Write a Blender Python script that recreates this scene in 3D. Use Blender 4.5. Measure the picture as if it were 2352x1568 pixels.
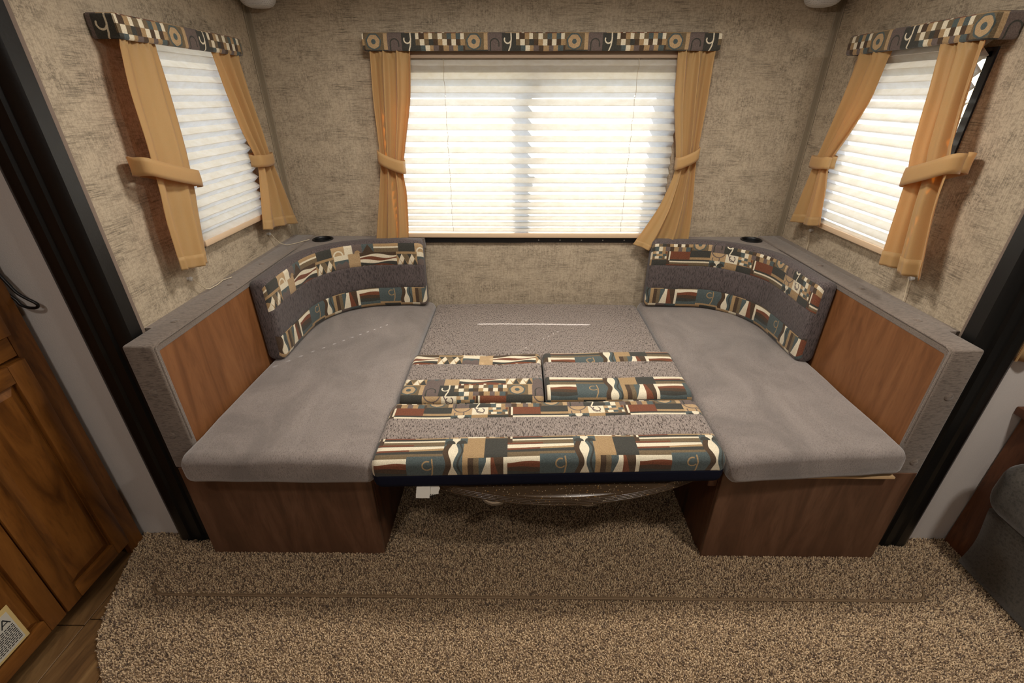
import bpy, bmesh, math, random
import numpy as np
from mathutils import Vector, Matrix, noise as mnoise

random.seed(7)
rng = np.random.default_rng(7)
SC = bpy.context.scene
for _o in list(bpy.data.objects):
    bpy.data.objects.remove(_o)
COL = SC.collection
PI = math.pi

# ------------------------------------------------------------------ camera, sky, sun, exposure
CAM_F, CAM_P, CAM_Y = 1062.1, math.radians(27.99), math.radians(-0.535)
fw = Vector((math.sin(CAM_Y) * math.cos(CAM_P), math.cos(CAM_Y) * math.cos(CAM_P), -math.sin(CAM_P)))
rt = Vector((math.cos(CAM_Y), -math.sin(CAM_Y), 0))
upv = rt.cross(fw)
cd = bpy.data.cameras.new('camera')
cd.sensor_fit = 'HORIZONTAL'
cd.sensor_width = 36.0
cd.lens = CAM_F * 36.0 / 2352.0
cd.clip_start = 0.02
cam = bpy.data.objects.new('camera', cd)
COL.objects.link(cam)
cam.matrix_world = Matrix(((rt.x, upv.x, -fw.x, 0), (rt.y, upv.y, -fw.y, 0), (rt.z, upv.z, -fw.z, 1.5), (0, 0, 0, 1)))
SC.camera = cam

SUN_DIR = Vector((-0.72, -0.76, -1.0)).normalized()
world = bpy.data.worlds.new('sky')
SC.world = world
world.use_nodes = True
wn = world.node_tree
wn.nodes.clear()
wo = wn.nodes.new('ShaderNodeOutputWorld')
wb = wn.nodes.new('ShaderNodeBackground')
wsky = wn.nodes.new('ShaderNodeTexSky')
wsky.sky_type = 'NISHITA'
wsky.sun_disc = False
wsky.sun_elevation = math.asin(-SUN_DIR.z)
wsky.sun_rotation = math.atan2(-SUN_DIR.x, -SUN_DIR.y)
wb.inputs['Strength'].default_value = 0.6
wn.links.new(wsky.outputs[0], wb.inputs['Color'])
wn.links.new(wb.outputs[0], wo.inputs['Surface'])

sl = bpy.data.lights.new('sun', 'SUN')
sl.energy = 14.0
sl.angle = math.radians(0.55)
sl.color = (1.0, 0.97, 0.92)
sun = bpy.data.objects.new('sun', sl)
COL.objects.link(sun)
sun.location = (4, 5, 6)
sun.rotation_euler = SUN_DIR.to_track_quat('-Z', 'Y').to_euler()


def ceiling_lamp_light(name, loc, power, size, color):
    l = bpy.data.lights.new(name, 'AREA')
    l.shape = 'DISK'
    l.size = size
    l.energy = power
    l.color = color
    o = bpy.data.objects.new(name, l)
    COL.objects.link(o)
    o.location = loc
    return o


WARM = (1.0, 0.94, 0.86)
LAMPS = [((-0.32, 1.46, 1.905), 10.5, 0.20, WARM),
         ((0.52, 1.46, 1.905), 10.5, 0.20, WARM),
         ((-0.75, 0.0, 2.065), 7.0, 0.16, WARM),
         ((1.25, 0.30, 2.065), 15.0, 0.16, WARM),
         ((0.10, -1.0, 2.065), 5.0, 0.16, WARM)]
for i_, (l_, p_, s_, c_) in enumerate(LAMPS):
    ceiling_lamp_light('ceiling_lamp_light', l_, p_, s_, c_)

SC.view_settings.view_transform = 'Standard'
SC.view_settings.look = 'None'
SC.view_settings.exposure = 0.0
SC.view_settings.gamma = 1.0
SC.view_settings.use_curve_mapping = False
SC.cycles.use_denoising = True
SC.cycles.max_bounces = 10
SC.cycles.diffuse_bounces = 6
SC.cycles.transparent_max_bounces = 12
SC.cycles.caustics_reflective = False
SC.cycles.caustics_refractive = False
SC.cycles.sample_clamp_indirect = 6.0


# ------------------------------------------------------------------ material helpers
def srgb(r, g, b):
    def f(c):
        c = c / 255.0
        return c / 12.92 if c <= 0.04045 else ((c + 0.055) / 1.055) ** 2.4
    return (f(r), f(g), f(b), 1.0)


class M:
    def __init__(self, name, rough=0.8, spec=0.3, sheen=0.0):
        self.m = bpy.data.materials.new(name)
        self.m.use_nodes = True
        self.t = self.m.node_tree
        self.b = self.t.nodes['Principled BSDF']
        self.out = self.t.nodes['Material Output']
        self.b.inputs['Roughness'].default_value = rough
        self.b.inputs['Specular IOR Level'].default_value = spec
        if sheen:
            self.b.inputs['Sheen Weight'].default_value = sheen
            self.b.inputs['Sheen Roughness'].default_value = 0.5

    def n(self, typ, **kw):
        nd = self.t.nodes.new(typ)
        for k, v in kw.items():
            setattr(nd, k, v)
        return nd

    def l(self, a, b):
        self.t.links.new(a, b)

    def coord(self, scale=(1, 1, 1), rot=(0, 0, 0), loc=(0, 0, 0), kind='Object'):
        tc = self.n('ShaderNodeTexCoord')
        mp = self.n('ShaderNodeMapping')
        mp.inputs['Scale'].default_value = scale
        mp.inputs['Rotation'].default_value = rot
        mp.inputs['Location'].default_value = loc
        self.l(tc.outputs[kind], mp.inputs['Vector'])
        return mp.outputs[0]

    def noise(self, scale=(1, 1, 1), detail=3.0, rough=0.55, dist=0.0, loc=(0, 0, 0), rot=(0, 0, 0)):
        nz = self.n('ShaderNodeTexNoise')
        nz.inputs['Scale'].default_value = 1.0
        nz.inputs['Detail'].default_value = detail
        nz.inputs['Roughness'].default_value = rough
        nz.inputs['Distortion'].default_value = dist
        self.l(self.coord(scale, loc=loc, rot=rot), nz.inputs['Vector'])
        return nz.outputs['Fac']

    def ramp(self, fac, stops, interp='LINEAR'):
        r = self.n('ShaderNodeValToRGB')
        r.color_ramp.interpolation = interp
        e = r.color_ramp.elements
        e[0].position, e[0].color = stops[0]
        e[1].position, e[1].color = stops[-1]
        for p, c in stops[1:-1]:
            x = e.new(p)
            x.color = c
        self.l(fac, r.inputs[0])
        return r.outputs[0]

    def mix(self, fac, a, b, mode='MIX'):
        x = self.n('ShaderNodeMix', data_type='RGBA', blend_type=mode)
        for s, v in ((x.inputs[0], fac), (x.inputs[6], a), (x.inputs[7], b)):
            if hasattr(v, 'node'):
                self.l(v, s)
            else:
                s.default_value = v
        return x.outputs[2]

    def math(self, op, a, b=0.0):
        x = self.n('ShaderNodeMath', operation=op)
        for s, v in ((x.inputs[0], a), (x.inputs[1], b)):
            if hasattr(v, 'node'):
                self.l(v, s)
            else:
                s.default_value = v
        return x.outputs[0]

    def color(self, c):
        if hasattr(c, 'node'):
            self.l(c, self.b.inputs['Base Color'])
        else:
            self.b.inputs['Base Color'].default_value = c

    def bump(self, h, strength=0.3, dist=0.002):
        b = self.n('ShaderNodeBump')
        b.inputs['Strength'].default_value = strength
        b.inputs['Distance'].default_value = dist
        self.l(h, b.inputs['Height'])
        self.l(b.outputs[0], self.b.inputs['Normal'])
        return b.outputs[0]


G1 = (0, 0, 0, 1)
W1 = (1, 1, 1, 1)


def grey(v):
    return (v, v, v, 1)


def plain(name, rgb, rough=0.6, spec=0.4, metal=0.0, var=0.10, nscale=30, bump=0.0):
    m = M(name, rough, spec)
    c = srgb(*rgb)
    d = tuple(x * (1 - var) for x in c[:3]) + (1,)
    nz = m.noise((nscale,) * 3, 4)
    m.color(m.mix(nz, d, c))
    m.b.inputs['Metallic'].default_value = metal
    if bump:
        m.bump(nz, bump, 0.002)
    return m.m


def mat_wallpaper():
    m = M('wallpaper_scratched_linen', 0.75, 0.25)
    patch = m.noise((5, 5, 5), 4, 0.6)
    patch2 = m.noise((9, 9, 16), 4, 0.6, loc=(3, 7, 1))
    hs = m.noise((17, 17, 400), 5, 0.7)
    vs = m.noise((320, 320, 16), 5, 0.7, loc=(1, 2, 3))
    blot = m.noise((95, 95, 150), 5, 0.75, 0.6)
    fine = m.noise((900, 900, 900), 2)
    h_k = m.ramp(hs, [(0.47, G1), (0.58, W1)])
    v_k = m.ramp(vs, [(0.47, G1), (0.60, W1)])
    b_k = m.ramp(blot, [(0.48, G1), (0.58, W1)])
    pk = m.ramp(patch, [(0.40, G1), (0.60, W1)])
    pk2 = m.ramp(patch2, [(0.40, grey(0.12)), (0.62, W1)])
    strokes = m.mix(pk, h_k, m.mix(0.5, v_k, b_k))
    dens = m.math('MULTIPLY', m.math('MULTIPLY', strokes, pk2), 0.78)
    base = m.mix(patch2, srgb(196, 180, 156), srgb(177, 161, 138))
    base = m.mix(m.math('MULTIPLY', v_k, 0.35), base, srgb(140, 126, 106))
    base = m.mix(m.math('MULTIPLY', b_k, 0.4), base, srgb(130, 118, 100))
    c = m.mix(dens, base, srgb(86, 79, 68))
    c = m.mix(0.10, c, m.ramp(fine, [(0.3, G1), (0.7, W1)]), 'SOFT_LIGHT')
    m.color(c)
    m.bump(m.mix(0.5, hs, vs), 0.25, 0.001)
    return m.m


def mat_chenille(name, light, dark, scale, amount=0.8, thr=(0.50, 0.62), sheen=0.25, nap=0.0):
    m = M(name, 0.92, 0.12, sheen)
    s1 = m.noise(scale, 3, 0.6)
    s2 = m.noise(tuple(x * 2.3 for x in scale), 3, 0.6, loc=(4, 1, 2))
    big = m.noise((5, 3.5, 5), 4, 0.6, 0.8)
    k = m.ramp(s1, [(thr[0], G1), (thr[1], W1)])
    k2 = m.ramp(s2, [(0.42, G1), (0.66, W1)])
    kk = m.math('MULTIPLY', m.math('MAXIMUM', k, m.math('MULTIPLY', k2, 0.55)), amount)
    li = srgb(*light)
    base = m.mix(m.ramp(big, [(0.35, G1), (0.65, W1)]), tuple(x * (1 - nap) for x in li[:3]) + (1,), li)
    m.color(m.mix(kk, base, srgb(*dark)))
    m.bump(m.mix(0.5, s1, s2), 0.35, 0.0012)
    return m.m


def mat_wood(name, c_dark, c_mid, c_light, axis='Z', rough=0.42, fine=1.0):
    m = M(name, rough, 0.4)
    lo, hi = 1.7 * fine, 11.0 * fine
    sc = {'Z': (hi, hi, lo), 'Y': (hi, lo, hi), 'X': (lo, hi, hi)}[axis]
    g = m.noise(sc, 6, 0.62, 1.8)
    g2 = m.noise(tuple(x * 9 for x in sc), 3, 0.6, loc=(2, 2, 2))
    col = m.ramp(g, [(0.30, srgb(*c_dark)), (0.48, srgb(*c_mid)), (0.70, srgb(*c_light))])
    pores = m.ramp(g2, [(0.52, G1), (0.70, W1)])
    col = m.mix(m.math('MULTIPLY', pores, 0.45), col, srgb(*c_dark))
    m.color(col)
    m.bump(g2, 0.08, 0.001)
    return m.m


def mat_curtain():
    m = M('gold_curtain_cloth', 0.55, 0.3, 0.3)
    weave = m.noise((900, 900, 500), 2)
    big = m.noise((12, 12, 6), 3)
    c = m.mix(weave, srgb(189, 157, 103), srgb(213, 184, 129))
    c = m.mix(m.math('MULTIPLY', big, 0.25), c, srgb(176, 146, 88))
    m.color(c)
    nb = m.bump(weave, 0.15, 0.0006)
    tr = m.n('ShaderNodeBsdfTranslucent')
    tr.inputs['Color'].default_value = srgb(236, 170, 76)
    m.l(nb, tr.inputs['Normal'])
    mx = m.n('ShaderNodeMixShader')
    mx.inputs[0].default_value = 0.40
    m.l(m.b.outputs[0], mx.inputs[1])
    m.l(tr.outputs[0], mx.inputs[2])
    m.l(mx.outputs[0], m.out.inputs['Surface'])
    return m.m


def mat_blind():
    m = M('cream_pleated_blind_paper', 0.8, 0.1)
    st = m.noise((6, 6, 500), 4, 0.7)
    st2 = m.noise((18, 18, 40), 4, 0.7, loc=(3, 3, 3))
    c = m.mix(m.ramp(st2, [(0.35, G1), (0.65, W1)]), srgb(214, 206, 192), srgb(228, 223, 214))
    c = m.mix(m.math('MULTIPLY', st, 0.3), c, srgb(204, 192, 172))
    m.color(c)
    tr = m.n('ShaderNodeBsdfTranslucent')
    m.l(m.mix(m.ramp(st2, [(0.3, G1), (0.7, W1)]), srgb(236, 229, 216), srgb(246, 243, 238)), tr.inputs['Color'])
    mx = m.n('ShaderNodeMixShader')
    mx.inputs[0].default_value = 0.55
    m.l(m.b.outputs[0], mx.inputs[1])
    m.l(tr.outputs[0], mx.inputs[2])
    m.l(mx.outputs[0], m.out.inputs['Surface'])
    return m.m


def mat_glass():
    m = M('window_glass', 0.02, 0.5)
    tr = m.n('ShaderNodeBsdfTransparent')
    tr.inputs['Color'].default_value = (0.90, 0.92, 0.92, 1)
    gl = m.n('ShaderNodeBsdfGlossy')
    gl.inputs['Roughness'].default_value = 0.02
    mx = m.n('ShaderNodeMixShader')
    mx.inputs[0].default_value = 0.05
    m.l(tr.outputs[0], mx.inputs[1])
    m.l(gl.outputs[0], mx.inputs[2])
    m.l(mx.outputs[0], m.out.inputs['Surface'])
    return m.m


def mat_table():
    m = M('speckled_brown_laminate', 0.25, 0.5)
    v = m.n('ShaderNodeTexVoronoi')
    v.inputs['Scale'].default_value = 160
    m.l(m.coord(), v.inputs['Vector'])
    v2 = m.n('ShaderNodeTexVoronoi')
    v2.inputs['Scale'].default_value = 70
    m.l(m.coord(), v2.inputs['Vector'])
    k = m.ramp(v.outputs['Distance'], [(0.16, W1), (0.22, G1)])
    sel = m.math('GREATER_THAN', m.math('FRACT', m.math('MULTIPLY', v.outputs['Color'], 7.3)), 0.6)
    k2 = m.ramp(v2.outputs['Distance'], [(0.10, W1), (0.17, G1)])
    base = m.mix(m.noise((120,) * 3, 4), srgb(62, 48, 34), srgb(86, 68, 50))
    c = m.mix(m.math('MULTIPLY', k, sel), base, srgb(206, 186, 150))
    c = m.mix(k2, c, srgb(150, 112, 58))
    m.color(c)
    return m.m


def mat_attr(name, attr='Col', rough=0.9):
    m = M(name, rough, 0.1, 0.15)
    a = m.n('ShaderNodeAttribute')
    a.attribute_name = attr
    m.color(a.outputs['Color'])
    return m.m


def mat_speaker():
    m = M('white_perforated_plastic', 0.5, 0.4)
    v = m.n('ShaderNodeTexVoronoi')
    v.inputs['Scale'].default_value = 170
    v.inputs['Randomness'].default_value = 0.15
    m.l(m.coord(), v.inputs['Vector'])
    k = m.ramp(v.outputs['Distance'], [(0.22, W1), (0.34, G1)])
    m.color(m.mix(m.math('MULTIPLY', k, 0.6), srgb(214, 214, 212), srgb(110, 112, 112)))
    m.bump(k, -0.4, 0.002)
    return m.m


# ------------------------------------------------------------------ woven print: one repeat (400 x 400 mm) painted as an array
def make_print():
    n = 1200
    k = n / 400.0
    ys, xs = np.mgrid[0:n, 0:n]
    xs = (xs + 0.5) / k
    ys = (ys + 0.5) / k
    CR, TN, TL = (240, 228, 200), (176, 146, 106), (192, 162, 122)
    RU, DK, DB = (126, 76, 54), (70, 69, 63), (84, 67, 52)
    SL, OL, MV = (88, 98, 97), (122, 105, 80), (114, 100, 94)
    img = np.zeros((n, n, 3), np.float32)
    img[:] = np.array(TN) / 255

    def put(mask, c):
        img[mask] = np.array(c, np.float32) / 255

    def rel(x):
        return (xs - x + 200) % 400 - 200

    def rect(x0, x1, y0, y1, c):
        xx = (xs - x0) % 400
        put((xx < x1 - x0) & (ys >= y0) & (ys < y1), c)

    def poly(x0, pts, c):
        cx = sum(p[0] for p in pts) / len(pts)
        dx = rel(x0 + cx) + cx
        inside = np.zeros(xs.shape, bool)
        for (ax, ay), (bx, by) in zip(pts, pts[1:] + pts[:1]):
            if ay == by:
                continue
            cond = (ys >= min(ay, by)) & (ys < max(ay, by))
            xi = ax + (ys - ay) * (bx - ax) / (by - ay)
            inside ^= cond & (dx < xi)
        put(inside, c)

    def ring(x, y, r0, r1, c, wob=0.0):
        dx = rel(x)
        dy = ys - y
        ang = np.arctan2(dy, dx)
        d = np.hypot(dx, dy) + wob * np.sin(7 * ang)
        put((d >= r0) & (d < r1), c)

    def stroke(x, pts, w, c):
        dx = rel(x)
        best = np.full(xs.shape, 1e9, np.float32)
        for (ax, ay), (bx, by) in zip(pts, pts[1:]):
            vx, vy = bx - ax, by - ay
            t = np.clip(((dx - ax) * vx + (ys - ay) * vy) / (vx * vx + vy * vy + 1e-9), 0, 1)
            best = np.minimum(best, np.hypot(dx - ax - t * vx, ys - ay - t * vy))
        put(best < w, c)

    def arc(cx, cy, r, a0, a1, m=24):
        return [(cx + r * math.cos(math.radians(a0 + (a1 - a0) * i / m)), cy + r * math.sin(math.radians(a0 + (a1 - a0) * i / m))) for i in range(m + 1)]

    def waves(x0, x1, y0, y1, cols, amp=4.0, ph=0.0, wl=110.0):
        xx = (xs - x0) % 400
        m0 = (xx < x1 - x0) & (ys >= y0) & (ys < y1)
        nb = len(cols)
        h = (y1 - y0) / nb
        put(m0, cols[0])
        for i in range(1, nb):
            yb = y0 + i * h + amp * np.sin(2 * PI * xx / wl + ph + i * 1.3)
            put(m0 & (ys >= yb), cols[i])

    def checker(x0, x1, y0, y1, cw, ch, cols, seed):
        r = random.Random(seed)
        y = y0
        prev = []
        while y < y1 - 0.5:
            x = x0 - r.random() * cw * 0.3
            new = []
            while x < x1 - 0.5:
                w = cw * r.choice((0.8, 1.0, 1.0, 1.2))
                near = [c for a, b, c in prev if a < x + w and b > x] + [c for _, _, c in new[-1:]]
                c = r.choice([q for q in cols if q not in near])
                rect(max(x, x0), min(x + w, x1), y, min(y + ch, y1), c)
                new.append((x, x + w, c))
                x += w
            prev = new
            y += ch

    # row of waves, triangles and houses
    waves(331, 507, 0, 75, [DB, CR, RU, CR, DK, RU], 5.5, 0.4, 165)
    rect(331, 507, 66, 75, RU)
    for i in range(6):
        rect(340 + i * 28, 350 + i * 28, 66, 75, [CR, TN, DK, CR, RU, TN][i])
    rect(107, 208, 0, 75, TN)
    for i in range(4):
        x = 109 + i * 25
        for (ya, yb, yc) in ((2, 36, 70),):
            poly(x, [(0, ya + 10), (24, ya + 10), (12, yb)], DK if i % 2 == 0 else OL)
            poly(x, [(0, yc), (24, yc), (12, yb)], DK if i % 2 else CR)
    poly(109, [(12, 36), (24, 12), (36, 36), (24, 58)], CR)
    poly(134, [(12, 36), (24, 12), (36, 36), (24, 58)], OL)
    poly(159, [(12, 36), (24, 12), (36, 36), (24, 58)], CR)
    rect(208, 276, 0, 75, SL)
    rect(208, 276, 0, 24, CR)
    poly(208, [(0, 75), (0, 48), (18, 32), (36, 44), (54, 30), (68, 44), (68, 75)], MV)
    rect(276, 331, 0, 75, TL)
    # row of rings, arch, hook and small squares
    rect(115, 190, 75, 140, OL)
    ring(150, 105, 24, 30, SL, 1.0)
    ring(150, 105, 0, 24.5, TL, 0.6)
    ring(150, 105, 0, 9, SL)
    rect(115, 190, 134, 140, DK)
    rect(190, 205, 75, 134, TL)
    rect(190, 205, 134, 140, DK)
    rect(205, 262, 75, 140, MV)
    stroke(233, [(-17, 140)] + arc(0, 112, 17, 180, 360) + [(17, 122)], 2.2, DK)
    rect(262, 318, 75, 140, DK)
    stroke(292, [(6, 75), (7, 96), (4, 120), (-3, 138)], 2.6, CR)
    stroke(292, arc(-7, 98, 13, 20, 200), 2.6, CR)
    checker(318, 515, 75, 140, 18, 21.7, [CR, TN, RU, DK, SL, OL, DB, TN, DB, OL, MV, CR], 4)
    # row of blocks and scrolls
    rect(0, 400, 140, 205, DB)
    rect(15, 110, 140, 180, RU)
    rect(8, 15, 140, 186, CR)
    rect(110, 205, 140, 168, DK)
    rect(110, 205, 168, 180, TN)
    rect(15, 205, 180, 188, DK)
    rect(15, 205, 188, 195, CR)
    rect(15, 205, 195, 205, OL)
    rect(205, 275, 140, 205, TL)
    stroke(240, arc(0, 132, 30, 20, 175), 2.2, MV)
    stroke(240, arc(-8, 172, 16, -40, 200), 2.0, MV)
    rect(205, 275, 180, 205, SL)
    rect(228, 252, 180, 205, CR)
    ring(222, 205, 0, 16, DK)
    ring(258, 205, 0, 16, DK)
    rect(275, 330, 140, 186, CR)
    stroke(300, arc(4, 158, 13, -60, 230), 2.0, MV)
    stroke(300, [(-18, 140), (-6, 160), (14, 172)], 2.0, MV)
    rect(275, 330, 180, 205, TN)
    rect(330, 400, 140, 186, TN)
    checker(332, 398, 142, 180, 16, 12, [SL, TN, OL, CR, RU, TL], 5)
    rect(330, 400, 182, 205, DK)
    # row of long stripes, hourglass, squares
    rect(0, 205, 205, 265, DK)
    rect(0, 110, 205, 212, RU)
    rect(110, 205, 205, 212, OL)
    poly(0, [(0, 214), (205, 214), (205, 224), (100, 229), (0, 231)], CR)
    poly(0, [(0, 231), (100, 229), (100, 236), (0, 239)], RU)
    poly(0, [(100, 229), (205, 224), (205, 233), (100, 236)], TN)
    rect(0, 205, 248, 265, OL)
    rect(265, 330, 205, 265, TN)
    rect(330, 400, 205, 265, DK)
    # lower row: brown waves, slate field, vertical strips and wedges
    rect(0, 98, 265, 345, DB)
    waves(0, 98, 265, 345, [CR, RU, DB, DK, SL], 2.5, 0.3, 130)
    rect(98, 205, 258, 345, SL)
    stroke(160, arc(0, 288, 14, 40, 290), 2.2, TN)
    stroke(160, [(14, 268), (17, 290), (14, 318), (4, 345)], 2.2, TN)
    rect(98, 205, 336, 345, TN)
    for x0, x1, c in ((265, 281, TN), (281, 298, DB), (298, 314, OL), (314, 336, SL), (336, 350, CR), (350, 388, RU), (388, 400, CR)):
        rect(x0, x1, 265, 345, c)
    poly(314, [(0, 345), (22, 345), (26, 265), (14, 300)], CR)
    poly(350, [(8, 265), (38, 265), (38, 345), (28, 345)], DB)
    # the hourglass figure over both rows
    rect(205, 265, 205, 345, SL)
    dx = rel(235)
    wv = 9 + 6 * np.cos(2 * PI * (ys - 238) / 92)
    inrow = (ys >= 205) & (ys < 345)
    put(inrow & (dx > -wv - 17) & (dx < -wv + 1), DB)
    put(inrow & (np.abs(dx) <= wv), CR)
    put(inrow & (dx > wv + 10) & (dx < wv + 16), DK)
    # last row: half discs and strips
    rect(0, 400, 345, 400, OL)
    rect(0, 120, 345, 372, TN)
    rect(0, 120, 372, 380, CR)
    rect(120, 200, 345, 400, DK)
    rect(200, 262, 345, 400, TL)
    ring(231, 400, 18, 25, CR)
    rect(262, 300, 345, 400, CR)
    rect(300, 345, 345, 400, MV)
    ring(322, 400, 0, 14, TN)
    rect(345, 400, 345, 400, SL)
    poly(345, [(0, 400), (55, 400), (28, 360)], DB)
    # soft 3x3 blur so that edges read as woven
    b = img.copy()
    for ax in (0, 1):
        b = (np.roll(b, 1, ax) + 2 * b + np.roll(b, -1, ax)) / 4
    im = bpy.data.images.new('woven_print', n, n)
    px = np.ones((n, n, 4), np.float32)
    px[..., :3] = b[::-1]
    im.pixels.foreach_set(px.ravel())
    im.update()
    return im


def mat_print(img):
    m = M('woven_tapestry_print', 0.85, 0.15, 0.15)
    uv = m.n('ShaderNodeUVMap')
    uv.uv_map = 'UVMap'
    tx = m.n('ShaderNodeTexImage')
    tx.image = img
    tx.extension = 'REPEAT'
    m.l(uv.outputs[0], tx.inputs['Vector'])
    w1 = m.noise((900, 900, 900), 2)
    w2 = m.noise((260, 500, 260), 3)
    c = m.mix(1.0, tx.outputs['Color'], m.ramp(w1, [(0.35, grey(0.62)), (0.65, grey(1.0))]), 'MULTIPLY')
    c = m.mix(0.15, c, m.ramp(w2, [(0.4, G1), (0.6, W1)]), 'SOFT_LIGHT')
    m.color(c)
    m.bump(w1, 0.25, 0.001)
    return m.m


IMG = make_print()
MAT = dict(
    wall=mat_wallpaper(),
    print=mat_print(IMG),
    velvet=mat_chenille('grey_mauve_chenille_seat', (150, 139, 132), (90, 80, 75), (700, 170, 170), 0.7, (0.47, 0.62), 0.5, 0.36),
    slub=mat_chenille('grey_slub_chenille', (162, 149, 140), (66, 57, 52), (420, 85, 85), 1.0, (0.51, 0.58), 0.2, 0.08),
    back=mat_chenille('nap_shaded_mauve_chenille', (104, 94, 92), (56, 50, 50), (330, 330, 55), 0.85, (0.45, 0.60), 0.15, 0.12),  # same chenille as the seats; shading of its nap put into a darker colour
    ledge=mat_chenille('grey_chenille_across', (132, 119, 108), (80, 70, 62), (60, 360, 360), 0.75, (0.48, 0.62), 0.3, 0.15),
    sofa=mat_chenille('dark_grey_sofa_cloth', (98, 92, 84), (54, 51, 46), (120, 120, 120), 0.7, (0.45, 0.65), 0.25, 0.25),
    wood=mat_wood('red_brown_panel_wood', (108, 68, 38), (128, 83, 49), (143, 96, 59)),
    wood_base=mat_wood('brown_bench_wood', (80, 55, 40), (98, 68, 50), (114, 82, 62)),
    oak=mat_wood('amber_cabinet_wood', (78, 45, 17), (114, 70, 28), (134, 86, 38), 'Z', 0.35),
    oak_h=mat_wood('amber_cabinet_wood_rail', (78, 45, 17), (114, 70, 28), (134, 86, 38), 'Y', 0.35),
    endwood=mat_wood('dark_brown_end_panel', (58, 34, 20), (98, 58, 34), (118, 74, 46), 'Z', 0.45),
    shadowwood=mat_wood('shaded_bench_side_wood', (46, 28, 18), (84, 52, 34), (104, 68, 46), 'Z', 0.45),  # bench wood with the shade under the table put into its colour
    plank=mat_wood('vinyl_wood_plank', (70, 50, 30), (112, 82, 50), (146, 114, 74), 'Y', 0.45, 0.7),
    curtain=mat_curtain(),
    blind=mat_blind(),
    rail=plain('tan_blind_rail', (214, 186, 154), 0.5, 0.3, var=0.06),
    headrail=plain('taupe_head_rail', (168, 146, 124), 0.5, 0.3, var=0.06),
    cord=plain('white_cord', (214, 200, 172), 0.7, 0.2, var=0.1),
    dark_cord=plain('dark_lift_cord', (176, 158, 132), 0.8, 0.2, var=0.1),
    glass=mat_glass(),
    black=plain('black_window_frame', (16, 16, 20), 0.35, 0.5, var=0.2),
    flange=plain('black_slide_flange', (19, 18, 17), 0.38, 0.45, var=0.35, nscale=120, bump=0.15),
    screw=plain('silver_screw', (190, 190, 186), 0.3, 0.5, 0.9),
    table=mat_table(),
    chrome=plain('chrome', (210, 214, 222), 0.12, 0.5, 1.0, var=0.03),
    navy=plain('navy_dust_cover', (26, 28, 44), 0.9, 0.1, var=0.35, nscale=300, bump=0.2),
    tag=plain('white_fabric_tag', (222, 216, 204), 0.8, 0.1, var=0.06),
    ink=plain('black_ink', (40, 40, 42), 0.8, 0.1),
    whitewall=plain('pale_grey_textured_wall', (208, 201, 196), 0.8, 0.2, var=0.10, nscale=260, bump=0.25),
    ceiling=plain('off_white_ceiling', (222, 214, 200), 0.8, 0.2, var=0.05),
    trim=plain('mauve_grey_trim', (132, 116, 104), 0.7, 0.2, var=0.25, nscale=90),
    seam=plain('taupe_corner_trim', (152, 139, 118), 0.6, 0.25, var=0.22, nscale=140),
    board=plain('raw_plywood_edge', (206, 172, 128), 0.8, 0.2, var=0.2),
    speaker=mat_speaker(),
    tuft=mat_attr('carpet_yarn'),
    carpet=plain('carpet_backing', (150, 126, 98), 0.95, 0.05, var=0.4, nscale=160),
    binding=plain('taupe_binding_tape', (136, 114, 90), 0.85, 0.1, var=0.15, nscale=200),
    ground=plain('dry_ground', (150, 136, 112), 0.95, 0.1, var=0.25, nscale=2),
    label=plain('paper_label', (206, 202, 190), 0.7, 0.2, var=0.04),
    label_border=plain('cream_label_border', (214, 188, 128), 0.7, 0.2, var=0.05),
    lamp_shell=plain('white_lamp_shell', (230, 228, 222), 0.4, 0.4, var=0.03),
    clear=plain('clear_plastic_peg', (196, 192, 186), 0.15, 0.6, var=0.1),
    blackplastic=plain('black_plastic', (14, 14, 15), 0.4, 0.5, var=0.1),
)
_em = M('lamp_lens', 0.5)
_em.b.inputs['Emission Color'].default_value = (1.0, 0.85, 0.65, 1)
_em.b.inputs['Emission Strength'].default_value = 4.0
MAT['lens'] = _em.m

# ------------------------------------------------------------------ geometry helpers (all coordinates are world metres)
WLOC = {}


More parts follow.
